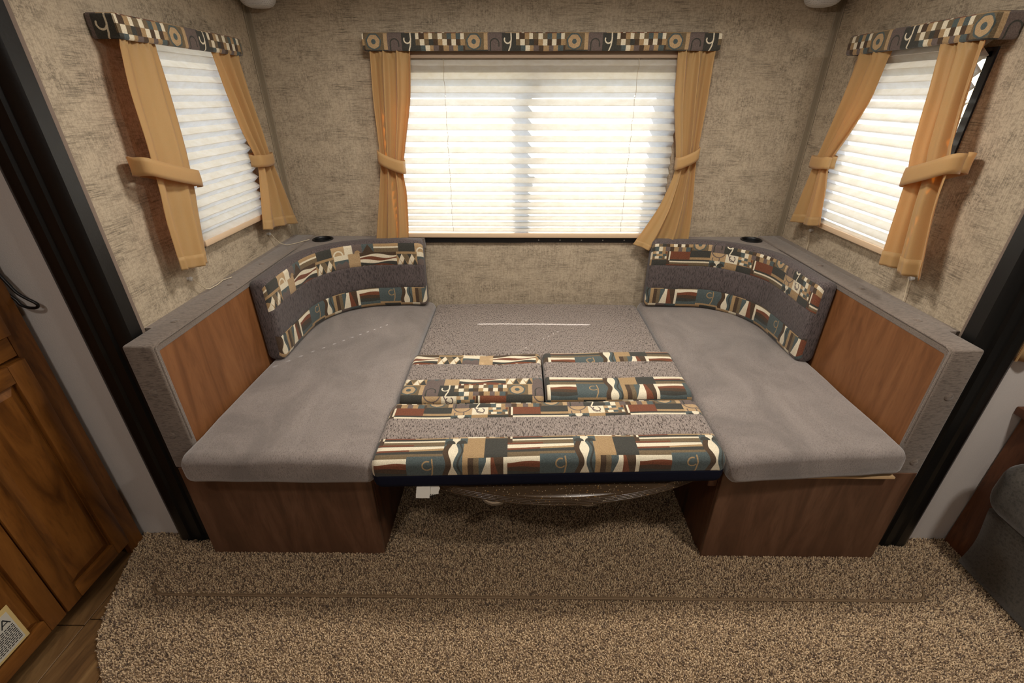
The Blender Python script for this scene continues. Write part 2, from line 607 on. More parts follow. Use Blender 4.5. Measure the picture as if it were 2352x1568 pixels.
class G:
    def __init__(self):
        self.v, self.f, self.uv = [], [], {}

    def add(self, vs, fs, uvs=None):
        o = len(self.v)
        self.v += [tuple(p) for p in vs]
        for i, f in enumerate(fs):
            self.f.append(tuple(o + k for k in f))
        if uvs:
            for i, q in enumerate(uvs):
                self.uv[o + i] = q
        return self

    def bm(self, b):
        b.verts.ensure_lookup_table()
        b.verts.index_update()
        self.add([v.co[:] for v in b.verts], [[v.index for v in f.verts] for f in b.faces])
        b.free()
        return self

    def box(self, x0, x1, y0, y1, z0, z1, bev=0.0, seg=2):
        b = bmesh.new()
        bmesh.ops.create_cube(b, size=1.0)
        for v in b.verts:
            v.co = ((x0 + x1) / 2 + v.co.x * (x1 - x0), (y0 + y1) / 2 + v.co.y * (y1 - y0), (z0 + z1) / 2 + v.co.z * (z1 - z0))
        if bev:
            bmesh.ops.bevel(b, geom=b.edges[:], offset=bev, segments=seg, affect='EDGES', profile=0.5)
        return self.bm(b)

    def tube(self, pts, r, n=8, closed=False):
        pts = [Vector(p) for p in pts]
        m = len(pts)
        vs, fs = [], []
        ref = None
        for i, p in enumerate(pts):
            a = pts[i - 1] if i > 0 or closed else p
            c = pts[(i + 1) % m] if i < m - 1 or closed else p
            t = (c - a).normalized()
            if ref is None:
                ref = Vector((0, 0, 1)) if abs(t.z) < 0.9 else Vector((1, 0, 0))
            e = (ref - t * ref.dot(t)).normalized()
            ref = e
            g = t.cross(e)
            rr = r[i] if isinstance(r, (list, tuple)) else r
            for k in range(n):
                w = 2 * PI * k / n
                vs.append(p + e * (rr * math.cos(w)) + g * (rr * math.sin(w)))
        rng_ = range(m if closed else m - 1)
        for i in rng_:
            j = (i + 1) % m
            for k in range(n):
                fs.append((i * n + k, i * n + (k + 1) % n, j * n + (k + 1) % n, j * n + k))
        if not closed:
            fs.append(tuple(range(n))[::-1])
            fs.append(tuple((m - 1) * n + k for k in range(n)))
        return self.add(vs, fs)

    def lathe(self, c, prof, n=24, axis='Z'):
        vs, fs = [], []
        m = len(prof)
        for r, h in prof:
            for k in range(n):
                w = 2 * PI * k / n
                a, b = r * math.cos(w), r * math.sin(w)
                p = {'Z': (a, b, h), 'Y': (a, h, b), 'X': (h, a, b)}[axis]
                vs.append((c[0] + p[0], c[1] + p[1], c[2] + p[2]))
        for i in range(m - 1):
            for k in range(n):
                fs.append((i * n + k, i * n + (k + 1) % n, (i + 1) * n + (k + 1) % n, (i + 1) * n + k))
        fs.append(tuple(range(n))[::-1])
        fs.append(tuple((m - 1) * n + k for k in range(n)))
        return self.add(vs, fs)

    def prism(self, poly, z0, z1, bev=0.0, seg=3, holes=()):
        """A plan outline [(x, y)] extruded from z0 to z1."""
        b = bmesh.new()
        loops = [poly] + list(holes)
        edges = []
        for lp in loops:
            vs = [b.verts.new((x, y, z1)) for x, y in lp]
            edges += [b.edges.new((vs[i], vs[(i + 1) % len(vs)])) for i in range(len(vs))]
        if holes:
            bmesh.ops.triangle_fill(b, use_beauty=True, edges=edges)
        else:
            bmesh.ops.contextual_create(b, geom=b.edges[:])
        r = bmesh.ops.extrude_face_region(b, geom=b.faces[:])
        for e in r['geom']:
            if isinstance(e, bmesh.types.BMVert):
                e.co.z = z0
        bmesh.ops.recalc_face_normals(b, faces=b.faces[:])
        if bev:
            ed = [e for e in b.edges if len(e.link_faces) == 2 and e.calc_face_angle(0) > 0.5 and abs(e.verts[0].co.z - e.verts[1].co.z) < 1e-5]
            bmesh.ops.bevel(b, geom=ed, offset=bev, segments=seg, affect='EDGES', profile=0.5)
        return self.bm(b)

    def section(self, prof, x0, x1, bev=0.0, seg=3):
        """A (y, z) outline extruded from x0 to x1, all edges rounded."""
        b = bmesh.new()
        vs = [b.verts.new((x0, y, z)) for y, z in prof]
        b.faces.new(vs)
        r = bmesh.ops.extrude_face_region(b, geom=b.faces[:])
        for e in r['geom']:
            if isinstance(e, bmesh.types.BMVert):
                e.co.x = x1
        bmesh.ops.recalc_face_normals(b, faces=b.faces[:])
        if bev:
            bmesh.ops.bevel(b, geom=b.edges[:], offset=bev, segments=seg, affect='EDGES', profile=0.5)
        return self.bm(b)

    def grid(self, P, uvs=None, flip=False):
        ni, nj = len(P), len(P[0])
        vs = [p for row in P for p in row]
        fs = [(i * nj + j, i * nj + j + 1, (i + 1) * nj + j + 1, (i + 1) * nj + j) for i in range(ni - 1) for j in range(nj - 1)]
        return self.add(vs, fs, [q for row in uvs for q in row] if uvs else None)


def build(name, g, mat, parent=None, smooth=None, kind=None, label=None, recalc=True, loc=None):
    base = WLOC.get(parent.name, Vector((0, 0, 0))) if parent else Vector(loc or (0, 0, 0))
    me = bpy.data.meshes.new(name)
    me.from_pydata([(x - base.x, y - base.y, z - base.z) for x, y, z in g.v], [], g.f)
    if g.uv:
        ul = me.uv_layers.new(name='UVMap')
        li = np.zeros(len(me.loops), np.int32)
        me.loops.foreach_get('vertex_index', li)
        arr = np.zeros((len(g.v), 2), np.float32)
        for i, q in g.uv.items():
            arr[i] = q
        ul.data.foreach_set('uv', arr[li].ravel())
    if recalc:
        b = bmesh.new()
        b.from_mesh(me)
        bmesh.ops.recalc_face_normals(b, faces=b.faces[:])
        b.to_mesh(me)
        b.free()
    if smooth is not None:
        me.shade_smooth()
        if smooth > 0:
            me.set_sharp_from_angle(angle=math.radians(smooth))
    me.materials.append(mat)
    o = bpy.data.objects.new(name, me)
    COL.objects.link(o)
    if parent:
        o.parent = parent
    else:
        o.location = base
    WLOC[o.name] = base
    if kind:
        o['kind'] = kind
    if label:
        o['label'] = label
    return o


def thing(name, label, cat, loc, group=None):
    o = bpy.data.objects.new(name, None)
    COL.objects.link(o)
    o.empty_display_size = 0.05
    o.location = loc
    WLOC[o.name] = Vector(loc)
    o['label'] = label
    o['category'] = cat
    if group:
        o['group'] = group
    return o


def tag(o, label, cat, group=None):
    o['label'] = label
    o['category'] = cat
    if group:
        o['group'] = group
    return o


def lerp(a, b, t):
    return a + (b - a) * t


# ------------------------------------------------------------------ the setting
XL, XR, YB = -1.131, 1.334, 2.334
YW = 1.22                    # room face of the wall with the slide-out opening
CZ, SZ = 2.10, 1.94          # ceilings: room, slide-out


def wall_with_opening(name, frame, a0, a1, z0, z1, oa0, oa1, oz0, oz1, th=0.05):
    """frame(a, d, z) -> xyz, d is the depth into the wall; four pieces round the opening joined in one wall."""
    g = G()
    for (p0, p1, q0, q1) in ((a0, oa0, z0, z1), (oa1, a1, z0, z1), (oa0, oa1, z0, oz0), (oa0, oa1, oz1, z1)):
        c = [frame(a, d, z) for d in (0, th) for z in (q0, q1) for a in (p0, p1)]
        g.add(c, [(0, 1, 3, 2), (4, 6, 7, 5), (0, 2, 6, 4), (1, 5, 7, 3), (0, 4, 5, 1), (2, 3, 7, 6)])
    return build(name, g, MAT['wall'], kind='structure')


FB = lambda a, d, z: (a, YB + d, z)
FL = lambda a, d, z: (XL - d, a, z)
FR = lambda a, d, z: (XR + d, a, z)
WB = (-0.56, 0.70, 0.855, 1.605)
WL = (1.60, 2.055, 1.025, 1.655)
WR = (1.53, 2.09, 1.030, 1.610)
wall_with_opening('wall_back', FB, XL - 0.05, XR + 0.05, 0.0, SZ, *WB)
wall_with_opening('wall_left', FL, 1.245, YB, 0.0, SZ, *WL)
wall_with_opening('wall_right', FR, 1.245, YB, 0.0, SZ, *WR)


def window(n, frame, a0, a1, z0, z1, mull=None, screws=0):
    """Black aluminium window: inner flange frame, glass, optional mullion."""
    g = G()

    def fbox(gg, p0, p1, d0, d1, q0, q1):
        c = [frame(a, d, z) for d in (d0, d1) for z in (q0, q1) for a in (p0, p1)]
        gg.add(c, [(0, 1, 3, 2), (4, 6, 7, 5), (0, 2, 6, 4), (1, 5, 7, 3), (0, 4, 5, 1), (2, 3, 7, 6)])
    w = 0.018 if n == 1 else 0.010
    for (p0, p1, q0, q1) in ((a0 - w, a0, z0 - w, z1 + w), (a1, a1 + w, z0 - w, z1 + w), (a0, a1, z0 - w, z0), (a0, a1, z1, z1 + w)):
        fbox(g, p0, p1, -0.006, 0.0, q0, q1)
    for (p0, p1, q0, q1) in ((a0, a0 + 0.014, z0, z1), (a1 - 0.014, a1, z0, z1), (a0, a1, z0, z0 + 0.014), (a0, a1, z1 - 0.014, z1)):
        fbox(g, p0, p1, -0.006, 0.055, q0, q1)
    root = build('window_%d' % n, g, MAT['black'], kind='structure')
    gg = G()
    fbox(gg, a0 + 0.012, a1 - 0.012, 0.038, 0.041, z0 + 0.012, z1 - 0.012)
    build('pane', gg, MAT['glass'], root)
    if mull is not None:
        gm = G()
        fbox(gm, mull - 0.026, mull + 0.026, 0.03, 0.055, z0 + 0.012, z1 - 0.012)
        build('mullion', gm, MAT['black'], root)
        gl = G()
        fbox(gl, mull + 0.02, mull + 0.042, 0.026, 0.045, 1.19, 1.225)
        build('latch', gl, MAT['black'], root)
    for i in range(screws):
        a = lerp(-0.43, 0.55, i / (screws - 1))
        gs = G()
        c = frame(a, -0.006, z0 - 0.006)
        gs.lathe(c, [(0.0035, 0.0), (0.0033, -0.0015), (0.001, -0.0022)], 10, 'Y')
        build('screw', gs, MAT['screw'], root, smooth=40)
    return root


w1_ = window(1, FB, *WB, mull=0.088, screws=10)
gs_ = G()
gs_.box(WB[0], 0.045, YB - 0.0165, YB - 0.0065, 0.838, 0.8735, 0.001, 1)
build('sash_track', gs_, MAT['black'], w1_)
window(2, FL, *WL)
window(3, FR, *WR)

# corner trims of the slide-out, its ceiling and floor
for i, x in enumerate((XL, XR)):
    s = 1 if i == 0 else -1
    g = G()
    g.box(*sorted((x, x + s * 0.022)), YB - 0.005, YB, 0.86, SZ, 0.002, 1)
    g.box(*sorted((x, x + s * 0.005)), YB - 0.024, YB - 0.004, 0.86, SZ, 0.002, 1)
    build('trim_%d' % (i + 1), g, MAT['seam'], kind='structure', smooth=30)
    g = G()
    g.box(*sorted((x - s * 0.012, x + s * 0.004)), 1.226, 1.249, 0.0, SZ, 0.003, 2)
    build('trim_%d' % (i + 3), g, MAT['trim'], kind='structure', smooth=30)
g = G()
g.box(XL - 0.05, XR + 0.05, YW, YB + 0.05, SZ, SZ + 0.04)
build('ceiling_slide', g, MAT['wall'], kind='structure')
# wall with the opening (pale textured board), room shell behind the camera
RX0, RX1, RY0 = -2.1, 2.75, -1.75
g = G()
g.box(RX0, XL - 0.07, YW, YW + 0.04, 0, CZ)
build('wall_front_left', g, MAT['whitewall'], kind='structure')
g = G()
g.box(XR + 0.07, RX1, YW, YW + 0.04, 0, CZ)
build('wall_front_right', g, MAT['whitewall'], kind='structure')
g = G()
g.box(XL - 0.07, XR + 0.07, YW, YW + 0.04, SZ - 0.02, CZ)
build('wall_front_header', g, MAT['whitewall'], kind='structure')
for nm, b in (('wall_room_left', (RX0 - 0.04, RX0, RY0, YW + 0.04)), ('wall_room_right', (RX1, RX1 + 0.04, RY0, YW + 0.04)), ('wall_room_rear', (RX0, RX1, RY0 - 0.04, RY0))):
    g = G()
    g.box(*b, 0, CZ)
    build(nm, g, MAT['whitewall'], kind='structure')
g = G()
g.box(RX0 - 0.04, RX1 + 0.04, RY0 - 0.04, YW + 0.04, CZ, CZ + 0.04)
build('ceiling', g, MAT['ceiling'], kind='structure')
g = G()
g.box(-60, 60, -60, 60, -0.82, -0.80)
build('ground_outside', g, MAT['ground'], kind='structure')
g = G()
g.box(-5.2, -5.0, -3.5, 7.0, -0.80, 2.6)
build('wall_outside_added_bounce', g, MAT['lamp_shell'], kind='structure')  # unseen white wall, added to bounce sunlight onto the left blind

# floor: sub-floor and wood-look planks along the cabinet
g = G()
g.box(RX0 - 0.04, RX1 + 0.04, RY0 - 0.04, YB + 0.05, -0.06, -0.008)
floor = build('floor', g, MAT['blackplastic'], kind='structure')
pw = 0.17
for i in range(8):
    x0 = -2.06 + i * pw + 0.0015
    cuts = [RY0, -0.85 + 0.31 * (i % 3), 0.89 - 0.45 * ((i + 0) % 2), YW]
    if i in (3, 4):
        cuts = [RY0, -0.3 - 0.2 * (i - 3), 0.89 if i == 4 else 0.87, YW]
    for y0, y1 in zip(cuts, cuts[1:]):
        g = G()
        g.box(x0, x0 + pw - 0.003, y0 + 0.0015, y1 - 0.0015, -0.008, 0.0, 0.001, 1)
        build('plank', g, MAT['plank'], floor)

# slide-out flange: black ribbed moulding down both sides and across the top of the opening
FLP = [(0.0, 0.000), (0.0, -0.030), (0.012, -0.036), (0.034, -0.036), (0.040, -0.028), (0.052, -0.028), (0.058, -0.036),
       (0.080, -0.036), (0.086, -0.028), (0.098, -0.028), (0.104, -0.036), (0.132, -0.036), (0.150, -0.026), (0.157, 0.0)]


def flange(name, x_in, s):
    g = G()
    pts = [(x_in + s * a, YW + b) for a, b in FLP]
    pts += [(x_in + s * 0.0, YW + 0.012)]
    g.prism(pts, 0.0, CZ - 0.06)
    return build(name, g, MAT['flange'], kind='structure', smooth=50)


flange('trim_5', -1.124, -1)
flange('trim_6', 1.322, 1)

# ------------------------------------------------------------------ carpet with real yarn tufts
edge = [(-1.433, 1.22), (-1.405, 1.10), (-1.372, 1.0), (-1.338, 0.90), (-1.300, 0.825), (-1.262, 0.778), (-1.222, 0.738), (-1.17, 0.69),
        (-1.09, 0.62), (-0.98, 0.54), (-0.84, 0.45), (-0.66, 0.36), (-0.45, 0.29), (-0.2, 0.24), (0.1, 0.22)]
outline = edge + [(0.1, RY0), (RX1, RY0), (RX1, YW), (XR + 0.0, YW), (XR, YB), (XL, YB), (XL, YW)]
g = G()
g.prism(outline, -0.004, 0.006)
carpet = build('carpet', g, MAT['carpet'])
tag(carpet, 'beige and brown flecked cut-pile carpet in front of the dinette', 'carpet')


def tufts(name, pts, z0, h, parent):
    n = len(pts)
    cols = np.array([srgb(216, 190, 154)[:3], srgb(198, 171, 137)[:3], srgb(176, 150, 121)[:3], srgb(130, 107, 86)[:3], srgb(100, 81, 66)[:3]])
    ci = rng.choice(5, n, p=[0.30, 0.30, 0.18, 0.12, 0.10])
    col = cols[ci] * rng.uniform(0.85, 1.12, (n, 1))
    ang = rng.uniform(0, 2 * PI, n)
    lean = rng.uniform(0.0, 0.7, n) * h
    la = rng.uniform(0, 2 * PI, n)
    hh = h * rng.uniform(0.75, 1.1, n)
    r = rng.uniform(0.0022, 0.0034, n)
    V = np.zeros((n, 7, 3), np.float32)
    for ring, (f, zf, lf) in enumerate(((0.8, 0.0, 0.0), (1.0, 0.62, 0.5))):
        for k in range(3):
            a = ang + 2 * PI * k / 3 + ring * 0.7
            V[:, ring * 3 + k, 0] = pts[:, 0] + r * f * np.cos(a) + lean * lf * np.cos(la)
            V[:, ring * 3 + k, 1] = pts[:, 1] + r * f * np.sin(a) + lean * lf * np.sin(la)
            V[:, ring * 3 + k, 2] = z0 + hh * zf
    V[:, 6, 0] = pts[:, 0] + lean * np.cos(la)
    V[:, 6, 1] = pts[:, 1] + lean * np.sin(la)
    V[:, 6, 2] = z0 + hh
    T = []
    for k in range(3):
        j = (k + 1) % 3
        T += [(k, j, 3 + j), (k, 3 + j, 3 + k), (3 + k, 3 + j, 6)]
    T = np.array(T, np.int32)
    F = (np.arange(n, dtype=np.int32)[:, None, None] * 7 + T[None]).reshape(-1, 3)
    me = bpy.data.meshes.new(name)
    me.vertices.add(n * 7)
    me.vertices.foreach_set('co', V.ravel())
    me.loops.add(len(F) * 3)
    me.loops.foreach_set('vertex_index', F.ravel())
    me.polygons.add(len(F))
    me.polygons.foreach_set('loop_start', np.arange(len(F), dtype=np.int32) * 3)
    me.update(calc_edges=True)
    ca = me.color_attributes.new('Col', 'FLOAT_COLOR', 'POINT')
    c4 = np.ones((n, 7, 4), np.float32)
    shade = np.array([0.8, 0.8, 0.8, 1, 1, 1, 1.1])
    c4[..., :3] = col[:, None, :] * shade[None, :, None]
    ca.data.foreach_set('color', c4.ravel())
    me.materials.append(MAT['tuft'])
    me.shade_smooth()
    o = bpy.data.objects.new(name, me)
    COL.objects.link(o)
    o.parent = parent
    o['kind'] = 'stuff'
    return o


def in_poly(P, poly):
    x, y = P[:, 0], P[:, 1]
    ins = np.zeros(len(P), bool)
    for (ax, ay), (bx, by) in zip(poly, poly[1:] + poly[:1]):
        if ay == by:
            continue
        c = ((ay > y) != (by > y)) & (x < (bx - ax) * (y - ay) / (by - ay) + ax)
        ins ^= c
    return ins


def scatter(x0, x1, y0, y1, sp):
    nx, ny = int((x1 - x0) / sp), int((y1 - y0) / sp)
    gx, gy = np.meshgrid(np.arange(nx), np.arange(ny))
    P = np.stack([x0 + (gx + (gy % 2) * 0.5) * sp, y0 + gy * sp], -1).reshape(-1, 2).astype(np.float64)
    return P + rng.uniform(-0.4, 0.4, P.shape) * sp


# carpeted threshold strip of the slide-out, rounded corners, bound edge
sx0, sx1, sy0, sy1, sr = -1.245, 1.392, 0.966, 1.42, 0.06
strip = []
for (cx, cy, a0) in ((sx0 + sr, sy0 + sr, 180), (sx1 - sr, sy0 + sr, 270)):
    strip += [(cx + sr * math.cos(math.radians(a0 + 90 * k / 8)), cy + sr * math.sin(math.radians(a0 + 90 * k / 8))) for k in range(9)]
left_side, right_side = strip[:9], strip[9:]
strip_poly = [(sx0, 1.175)] + left_side + right_side + [(sx1, 1.175)]
P = scatter(-1.46, 1.70, 0.50, 1.55, 0.0048)
m_out = in_poly(P, outline)
benchm = ((P[:, 0] < -0.49) & (P[:, 0] > -1.10) | (P[:, 0] > 0.69) & (P[:, 0] < 1.30)) & (P[:, 1] > 1.14)
flm = ((P[:, 0] < -1.1) & (P[:, 0] > -1.285) | (P[:, 0] > 1.3) & (P[:, 0] < 1.485)) & (P[:, 1] > 1.184)
m_strip = in_poly(P, strip_poly)
inner = [(x * 0.997 + 0.0002, y + 0.006 * (1.175 - y) / 0.2) for x, y in strip_poly]
m_in = in_poly(P, inner)
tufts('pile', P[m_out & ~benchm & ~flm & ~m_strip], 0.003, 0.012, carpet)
g = G()
g.prism(strip_poly, 0.005, 0.013)
flap = build('carpet_flap', g, MAT['carpet'])
tag(flap, 'long carpeted strip with bound edge lying before the two bench fronts', 'carpet flap')
build('binding', G().tube([(x, y, 0.0135) for x, y in strip_poly], 0.0038, 8), MAT['binding'], flap, smooth=60)
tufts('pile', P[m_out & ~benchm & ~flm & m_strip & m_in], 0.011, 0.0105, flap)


# ------------------------------------------------------------------ cushions: rounded sections swept along a plan path
def roundrect(d0, d1, z0, z1, r, e=0.0, cut_top=(), cut_front=(), n_arc=6):
    """Section points from the outer bottom corner up, over the top and down the front; e shrinks it."""
    d0, d1, z0, z1 = d0 + e, d1 - e, z0 + e, z1 - e
    r = max(min(r, (d1 - d0) / 2 - 1e-4, (z1 - z0) / 2 - 1e-4), 1e-4)

    def seg(a, b, cuts, n):
        s = [a + (b - a) * i / n for i in range(n + 1)]
        lo, hi = min(a, b), max(a, b)
        for c in cuts:
            for q in (c - 0.004, c, c + 0.004):
                if lo + 1e-4 < q < hi - 1e-4:
                    s = [x for x in s if abs(x - q) > 0.0025] + [q]
        return sorted(s, reverse=b < a)
    pts = []
    for z in seg(z0 + r, z1 - r, (), 5):
        pts.append((d1, z))
    for i in range(1, n_arc):
        a = PI / 2 * i / n_arc
        pts.append((d1 - r + r * math.cos(a), z1 - r + r * math.sin(a)))
    for d in seg(d1 - r, d0 + r, cut_top, 14):
        pts.append((d, z1))
    for i in range(1, n_arc):
        a = PI / 2 * i / n_arc
        pts.append((d0 + r - r * math.sin(a), z1 - r + r * math.cos(a)))
    for z in seg(z1 - r, z0 + r, cut_front, 8):
        pts.append((d0, z))
    for i in range(1, n_arc):
        a = PI / 2 * i / n_arc
        pts.append((d0 + r - r * math.cos(a), z0 + r - r * math.sin(a)))
    for d in seg(d0 + r, d1 - r, (), 3):
        pts.append((d, z0))
    for i in range(1, n_arc):
        a = PI / 2 * i / n_arc
        pts.append((d1 - r + r * math.sin(a), z0 + r - r * math.cos(a)))
    return pts


def swept_cushion(path, sec, end_r, parts, parent, deform=None, uvof=(0, 0)):
    """path: [(x, y)], left normal is the outer side. sec: kwargs of roundrect. parts: [(name, mat, test(d, z, u), (u0, v0) or None)]."""
    P2 = [Vector(p) for p in path]
    L = [0.0]
    for a, b in zip(P2, P2[1:]):
        L.append(L[-1] + (b - a).length)
    tot = L[-1]

    def at(s):
        s = min(max(s, 0), tot)
        for i in range(len(L) - 1):
            if s <= L[i + 1] + 1e-9:
                t = (s - L[i]) / (L[i + 1] - L[i])
                return P2[i].lerp(P2[i + 1], t)
        return P2[-1]

    def frame(s):
        h = 0.02
        a, b = at(s - h), at(s + h)
        t = (b - a).normalized()
        return at(s), Vector((-t.y, t.x))
    steps = []
    ne = 5
    for i in range(ne + 1):
        w = PI / 2 * i / ne
        steps.append((end_r * (1 - math.cos(w)), end_r * (1 - math.sin(w))))
    nm = max(10, int(tot / 0.03))
    rows = steps + [(end_r + (tot - 2 * end_r) * i / nm, 0.0) for i in range(1, nm)] + [(tot - s, e) for s, e in reversed(steps)]
    base = roundrect(**sec)
    n = len(base)
    vlen = [0.0]
    for a, b in zip(base, base[1:]):
        vlen.append(vlen[-1] + math.hypot(a[0] - b[0], a[1] - b[1]))
    cutset = list(sec.get('cut_top', ())), list(sec.get('cut_front', ()))
    grid = []
    for s, e in rows:
        pos, nor = frame(s)
        c0 = ((sec['d0'] + sec['d1']) / 2, (sec['z0'] + sec['z1']) / 2)
        hd, hz = (sec['d1'] - sec['d0']) / 2, (sec['z1'] - sec['z0']) / 2
        row = []
        for j, (d, z) in enumerate(base):
            dd = c0[0] + (d - c0[0]) * (hd - e) / hd
            zz = c0[1] + (z - c0[1]) * (hz - e) / hz
            if e == 0.0:
                if any(abs(d - c) < 1e-5 for c in cutset[0]) and z > c0[1]:
                    zz -= 0.0025
                if any(abs(z - c) < 1e-5 for c in cutset[1]) and d < c0[0]:
                    dd += 0.0025
            p = (pos.x + nor.x * dd, pos.y + nor.y * dd, zz)
            if deform:
                p = deform(p, dd, zz, s)
            row.append(p)
        grid.append(row)
    out = {}
    for nm_, mat, test, uvo in parts:
        out[nm_ if False else id(test)] = (nm_, mat, test, uvo, G(), {})
    order = list(out.values())

    def vert(rec, i, j):
        nm_, mat, test, uvo, gg, mp = rec
        k = (i, j)
        if k not in mp:
            mp[k] = len(gg.v)
            gg.v.append(grid[i][j % n])
            if uvo is not None:
                v = vlen[j] if j < n else vlen[-1]
                gg.uv[mp[k]] = ((rows[i][0] * 1000 + uvo[0]) / 400.0, 1.0 - (v * 1000 + uvo[1]) / 400.0)
        return mp[k]
    for i in range(len(rows) - 1):
        for j in range(n):
            j2 = j + 1 if j + 1 < n else n
            a, b = base[j], base[(j + 1) % n]
            d, z = (a[0] + b[0]) / 2, (a[1] + b[1]) / 2
            s = (rows[i][0] + rows[i + 1][0]) / 2
            for rec in order:
                if rec[2](d, z, s):
                    jj = j + 1 if j + 1 < n else 0
                    rec[4].f.append((vert(rec, i, j), vert(rec, i, jj), vert(rec, i + 1, jj), vert(rec, i + 1, j)))
                    break
    last = order[-1]
    for i in (0, len(rows) - 1):
        last[4].f.append(tuple(vert(last, i, j) for j in range(n)))
    v_of = lambda test: min(vlen[j] for j in range(n - 1) if test((base[j][0] + base[j + 1][0]) / 2, (base[j][1] + base[j + 1][1]) / 2, tot / 2))
    made = []
    for rec in order:
        nm_, mat, test, uvo, gg, mp = rec
        if uvo is not None:
            v0 = v_of(test)
            for k in gg.uv:
                u, v = gg.uv[k]
                gg.uv[k] = (u, v + v0 * 1000 / 400.0)
        if gg.f:
            made.append(build(nm_, gg, mat, parent, smooth=60, recalc=True))
    return made


def lumps(x, y, amp, sc=6.0, off=0.0):
    return amp * mnoise.noise(Vector((x * sc + off, y * sc - off, off)))


ANY = lambda d, z, u: True


def seat_deform(x0, x1, zt, slope, crown, off, front_skew=0.0, yf=1.045, soft_amp=1.0):
    def f(p, d, z, s):
        x, y, zz = p
        top = max(0.0, min(1.0, (z - 0.46) / 0.05))
        q = (x - x0) / (x1 - x0)
        edge = max(0.0, 1 - abs(2 * q - 1) ** 3)
        zz += top * (slope * (y - 1.05) + crown * edge + soft_amp * (lumps(x, y, 0.006, 4.0, off) + lumps(x, y, 0.003, 11.0, off)))
        w = max(0.0, 1 - (y - yf) / 0.5)
        y += front_skew * q * w + lumps(x, z, 0.004, 9.0, off) * (1 if y < yf + 0.06 else 0)
        return (x, y, zz)
    return f


# side seat cushions
seat_l = thing('seat_cushion', 'plain grey chenille seat cushion on the left bench', 'cushion', (-0.73, 1.69, 0.43), 'plain bench seat cushions')
swept_cushion([(-1.022, 0), (-0.434, 0)], dict(d0=1.046, d1=2.325, z0=0.43, z1=0.535, r=0.036), 0.026,
              [('cover', MAT['velvet'], ANY, None)], seat_l, seat_deform(-1.022, -0.434, 0.535, -0.016, 0.010, 1.3))
seat_r = thing('seat_cushion', 'plain grey chenille seat cushion on the right bench', 'cushion', (0.93, 1.69, 0.437), 'plain bench seat cushions')
swept_cushion([(0.655, 0), (1.216, 0)], dict(d0=1.052, d1=2.325, z0=0.437, z1=0.535, r=0.032), 0.026,
              [('cover', MAT['velvet'], ANY, None)], seat_r, seat_deform(0.655, 1.216, 0.535, -0.016, 0.012, 4.1, 0.045, 1.052))
# rear seat cushion under the big window
seat_b = thing('seat_cushion', 'plain grey slubbed seat cushion under the wide window, between the two benches', 'cushion', (0.11, 2.0, 0.425), 'plain bench seat cushions')
swept_cushion([(-0.43, 0), (0.65, 0)], dict(d0=1.735, d1=2.325, z0=0.425, z1=0.503, r=0.036), 0.022,
              [('cover', MAT['slub'], ANY, None)], seat_b, seat_deform(-0.43, 0.65, 0.503, 0.0, 0.006, 7.7, 0.012, 1.735, 0.25))


def pad_deform(cx, off, skew=0.0, zt=0.5, lift=0.006):
    def f(p, d, z, s):
        x, y, zz = p
        top = max(0.0, min(1.0, (z - zt) / 0.03))
        zz += top * (lumps(x, y, lift, 5.0, off))
        y += skew * (x - cx)
        return (x, y, zz)
    return f


# two short printed back cushions lying on the table, side by side
for k, (x0, x1, y0, y1, off, du, dl, lab) in enumerate((
        (-0.424, 0.104, 1.372, 1.700, 2.0, (331 - 0.33 * 1000, -100), (140 - 0.02 * 1000, 30), 'left of the two short printed cushions lying behind the long front one'),
        (0.112, 0.652, 1.395, 1.722, 5.0, (235 - 0.268 * 1000, 132), (235 - 0.252 * 1000, 212), 'right of the two short printed cushions, striped bands with hourglass figures'))):
    t = thing('back_cushion', lab, 'cushion', ((x0 + x1) / 2, (y0 + y1) / 2, 0.425), 'printed back cushions laid flat on the table')
    ct, cm = y1 - 0.092, y1 - 0.205
    swept_cushion([(x0, 0), (x1, 0)], dict(d0=y0, d1=y1, z0=0.427, z1=0.543, r=0.028, cut_top=(ct, cm)), 0.018,
                  [('upper_printed_band', MAT['print'], lambda d, z, u, ct=ct: z > 0.45 and d > ct, du),
                   ('lower_printed_band', MAT['print'], lambda d, z, u, cm=cm: z > 0.45 and d < cm, dl),
                   ('plain_cover', MAT['slub'], ANY, None)], t, pad_deform((x0 + x1) / 2, off, 0.02))

# long printed back cushion at the front
lc = thing('long_back_cushion', 'long printed cushion across the front of the table, navy underside showing', 'cushion', (0.11, 1.21, 0.425))
ct, cm, cf = 1.262, 1.160, 0.486
swept_cushion([(-0.436, 0), (0.648, 0)], dict(d0=1.052, d1=1.362, z0=0.428, z1=0.545, r=0.030, cut_top=(ct, cm), cut_front=(cf,)), 0.028,
              [('rear_printed_band', MAT['print'], lambda d, z, u: z > 0.46 and d > ct, (-12, 20)),
               ('front_printed_band', MAT['print'], lambda d, z, u: z > cf and d < cm, (-12, 172)),
               ('dust_cover', MAT['navy'], lambda d, z, u: z <= cf, None),
               ('plain_cover', MAT['slub'], ANY, None)], lc, pad_deform(0.1, 9.0, 0.035))
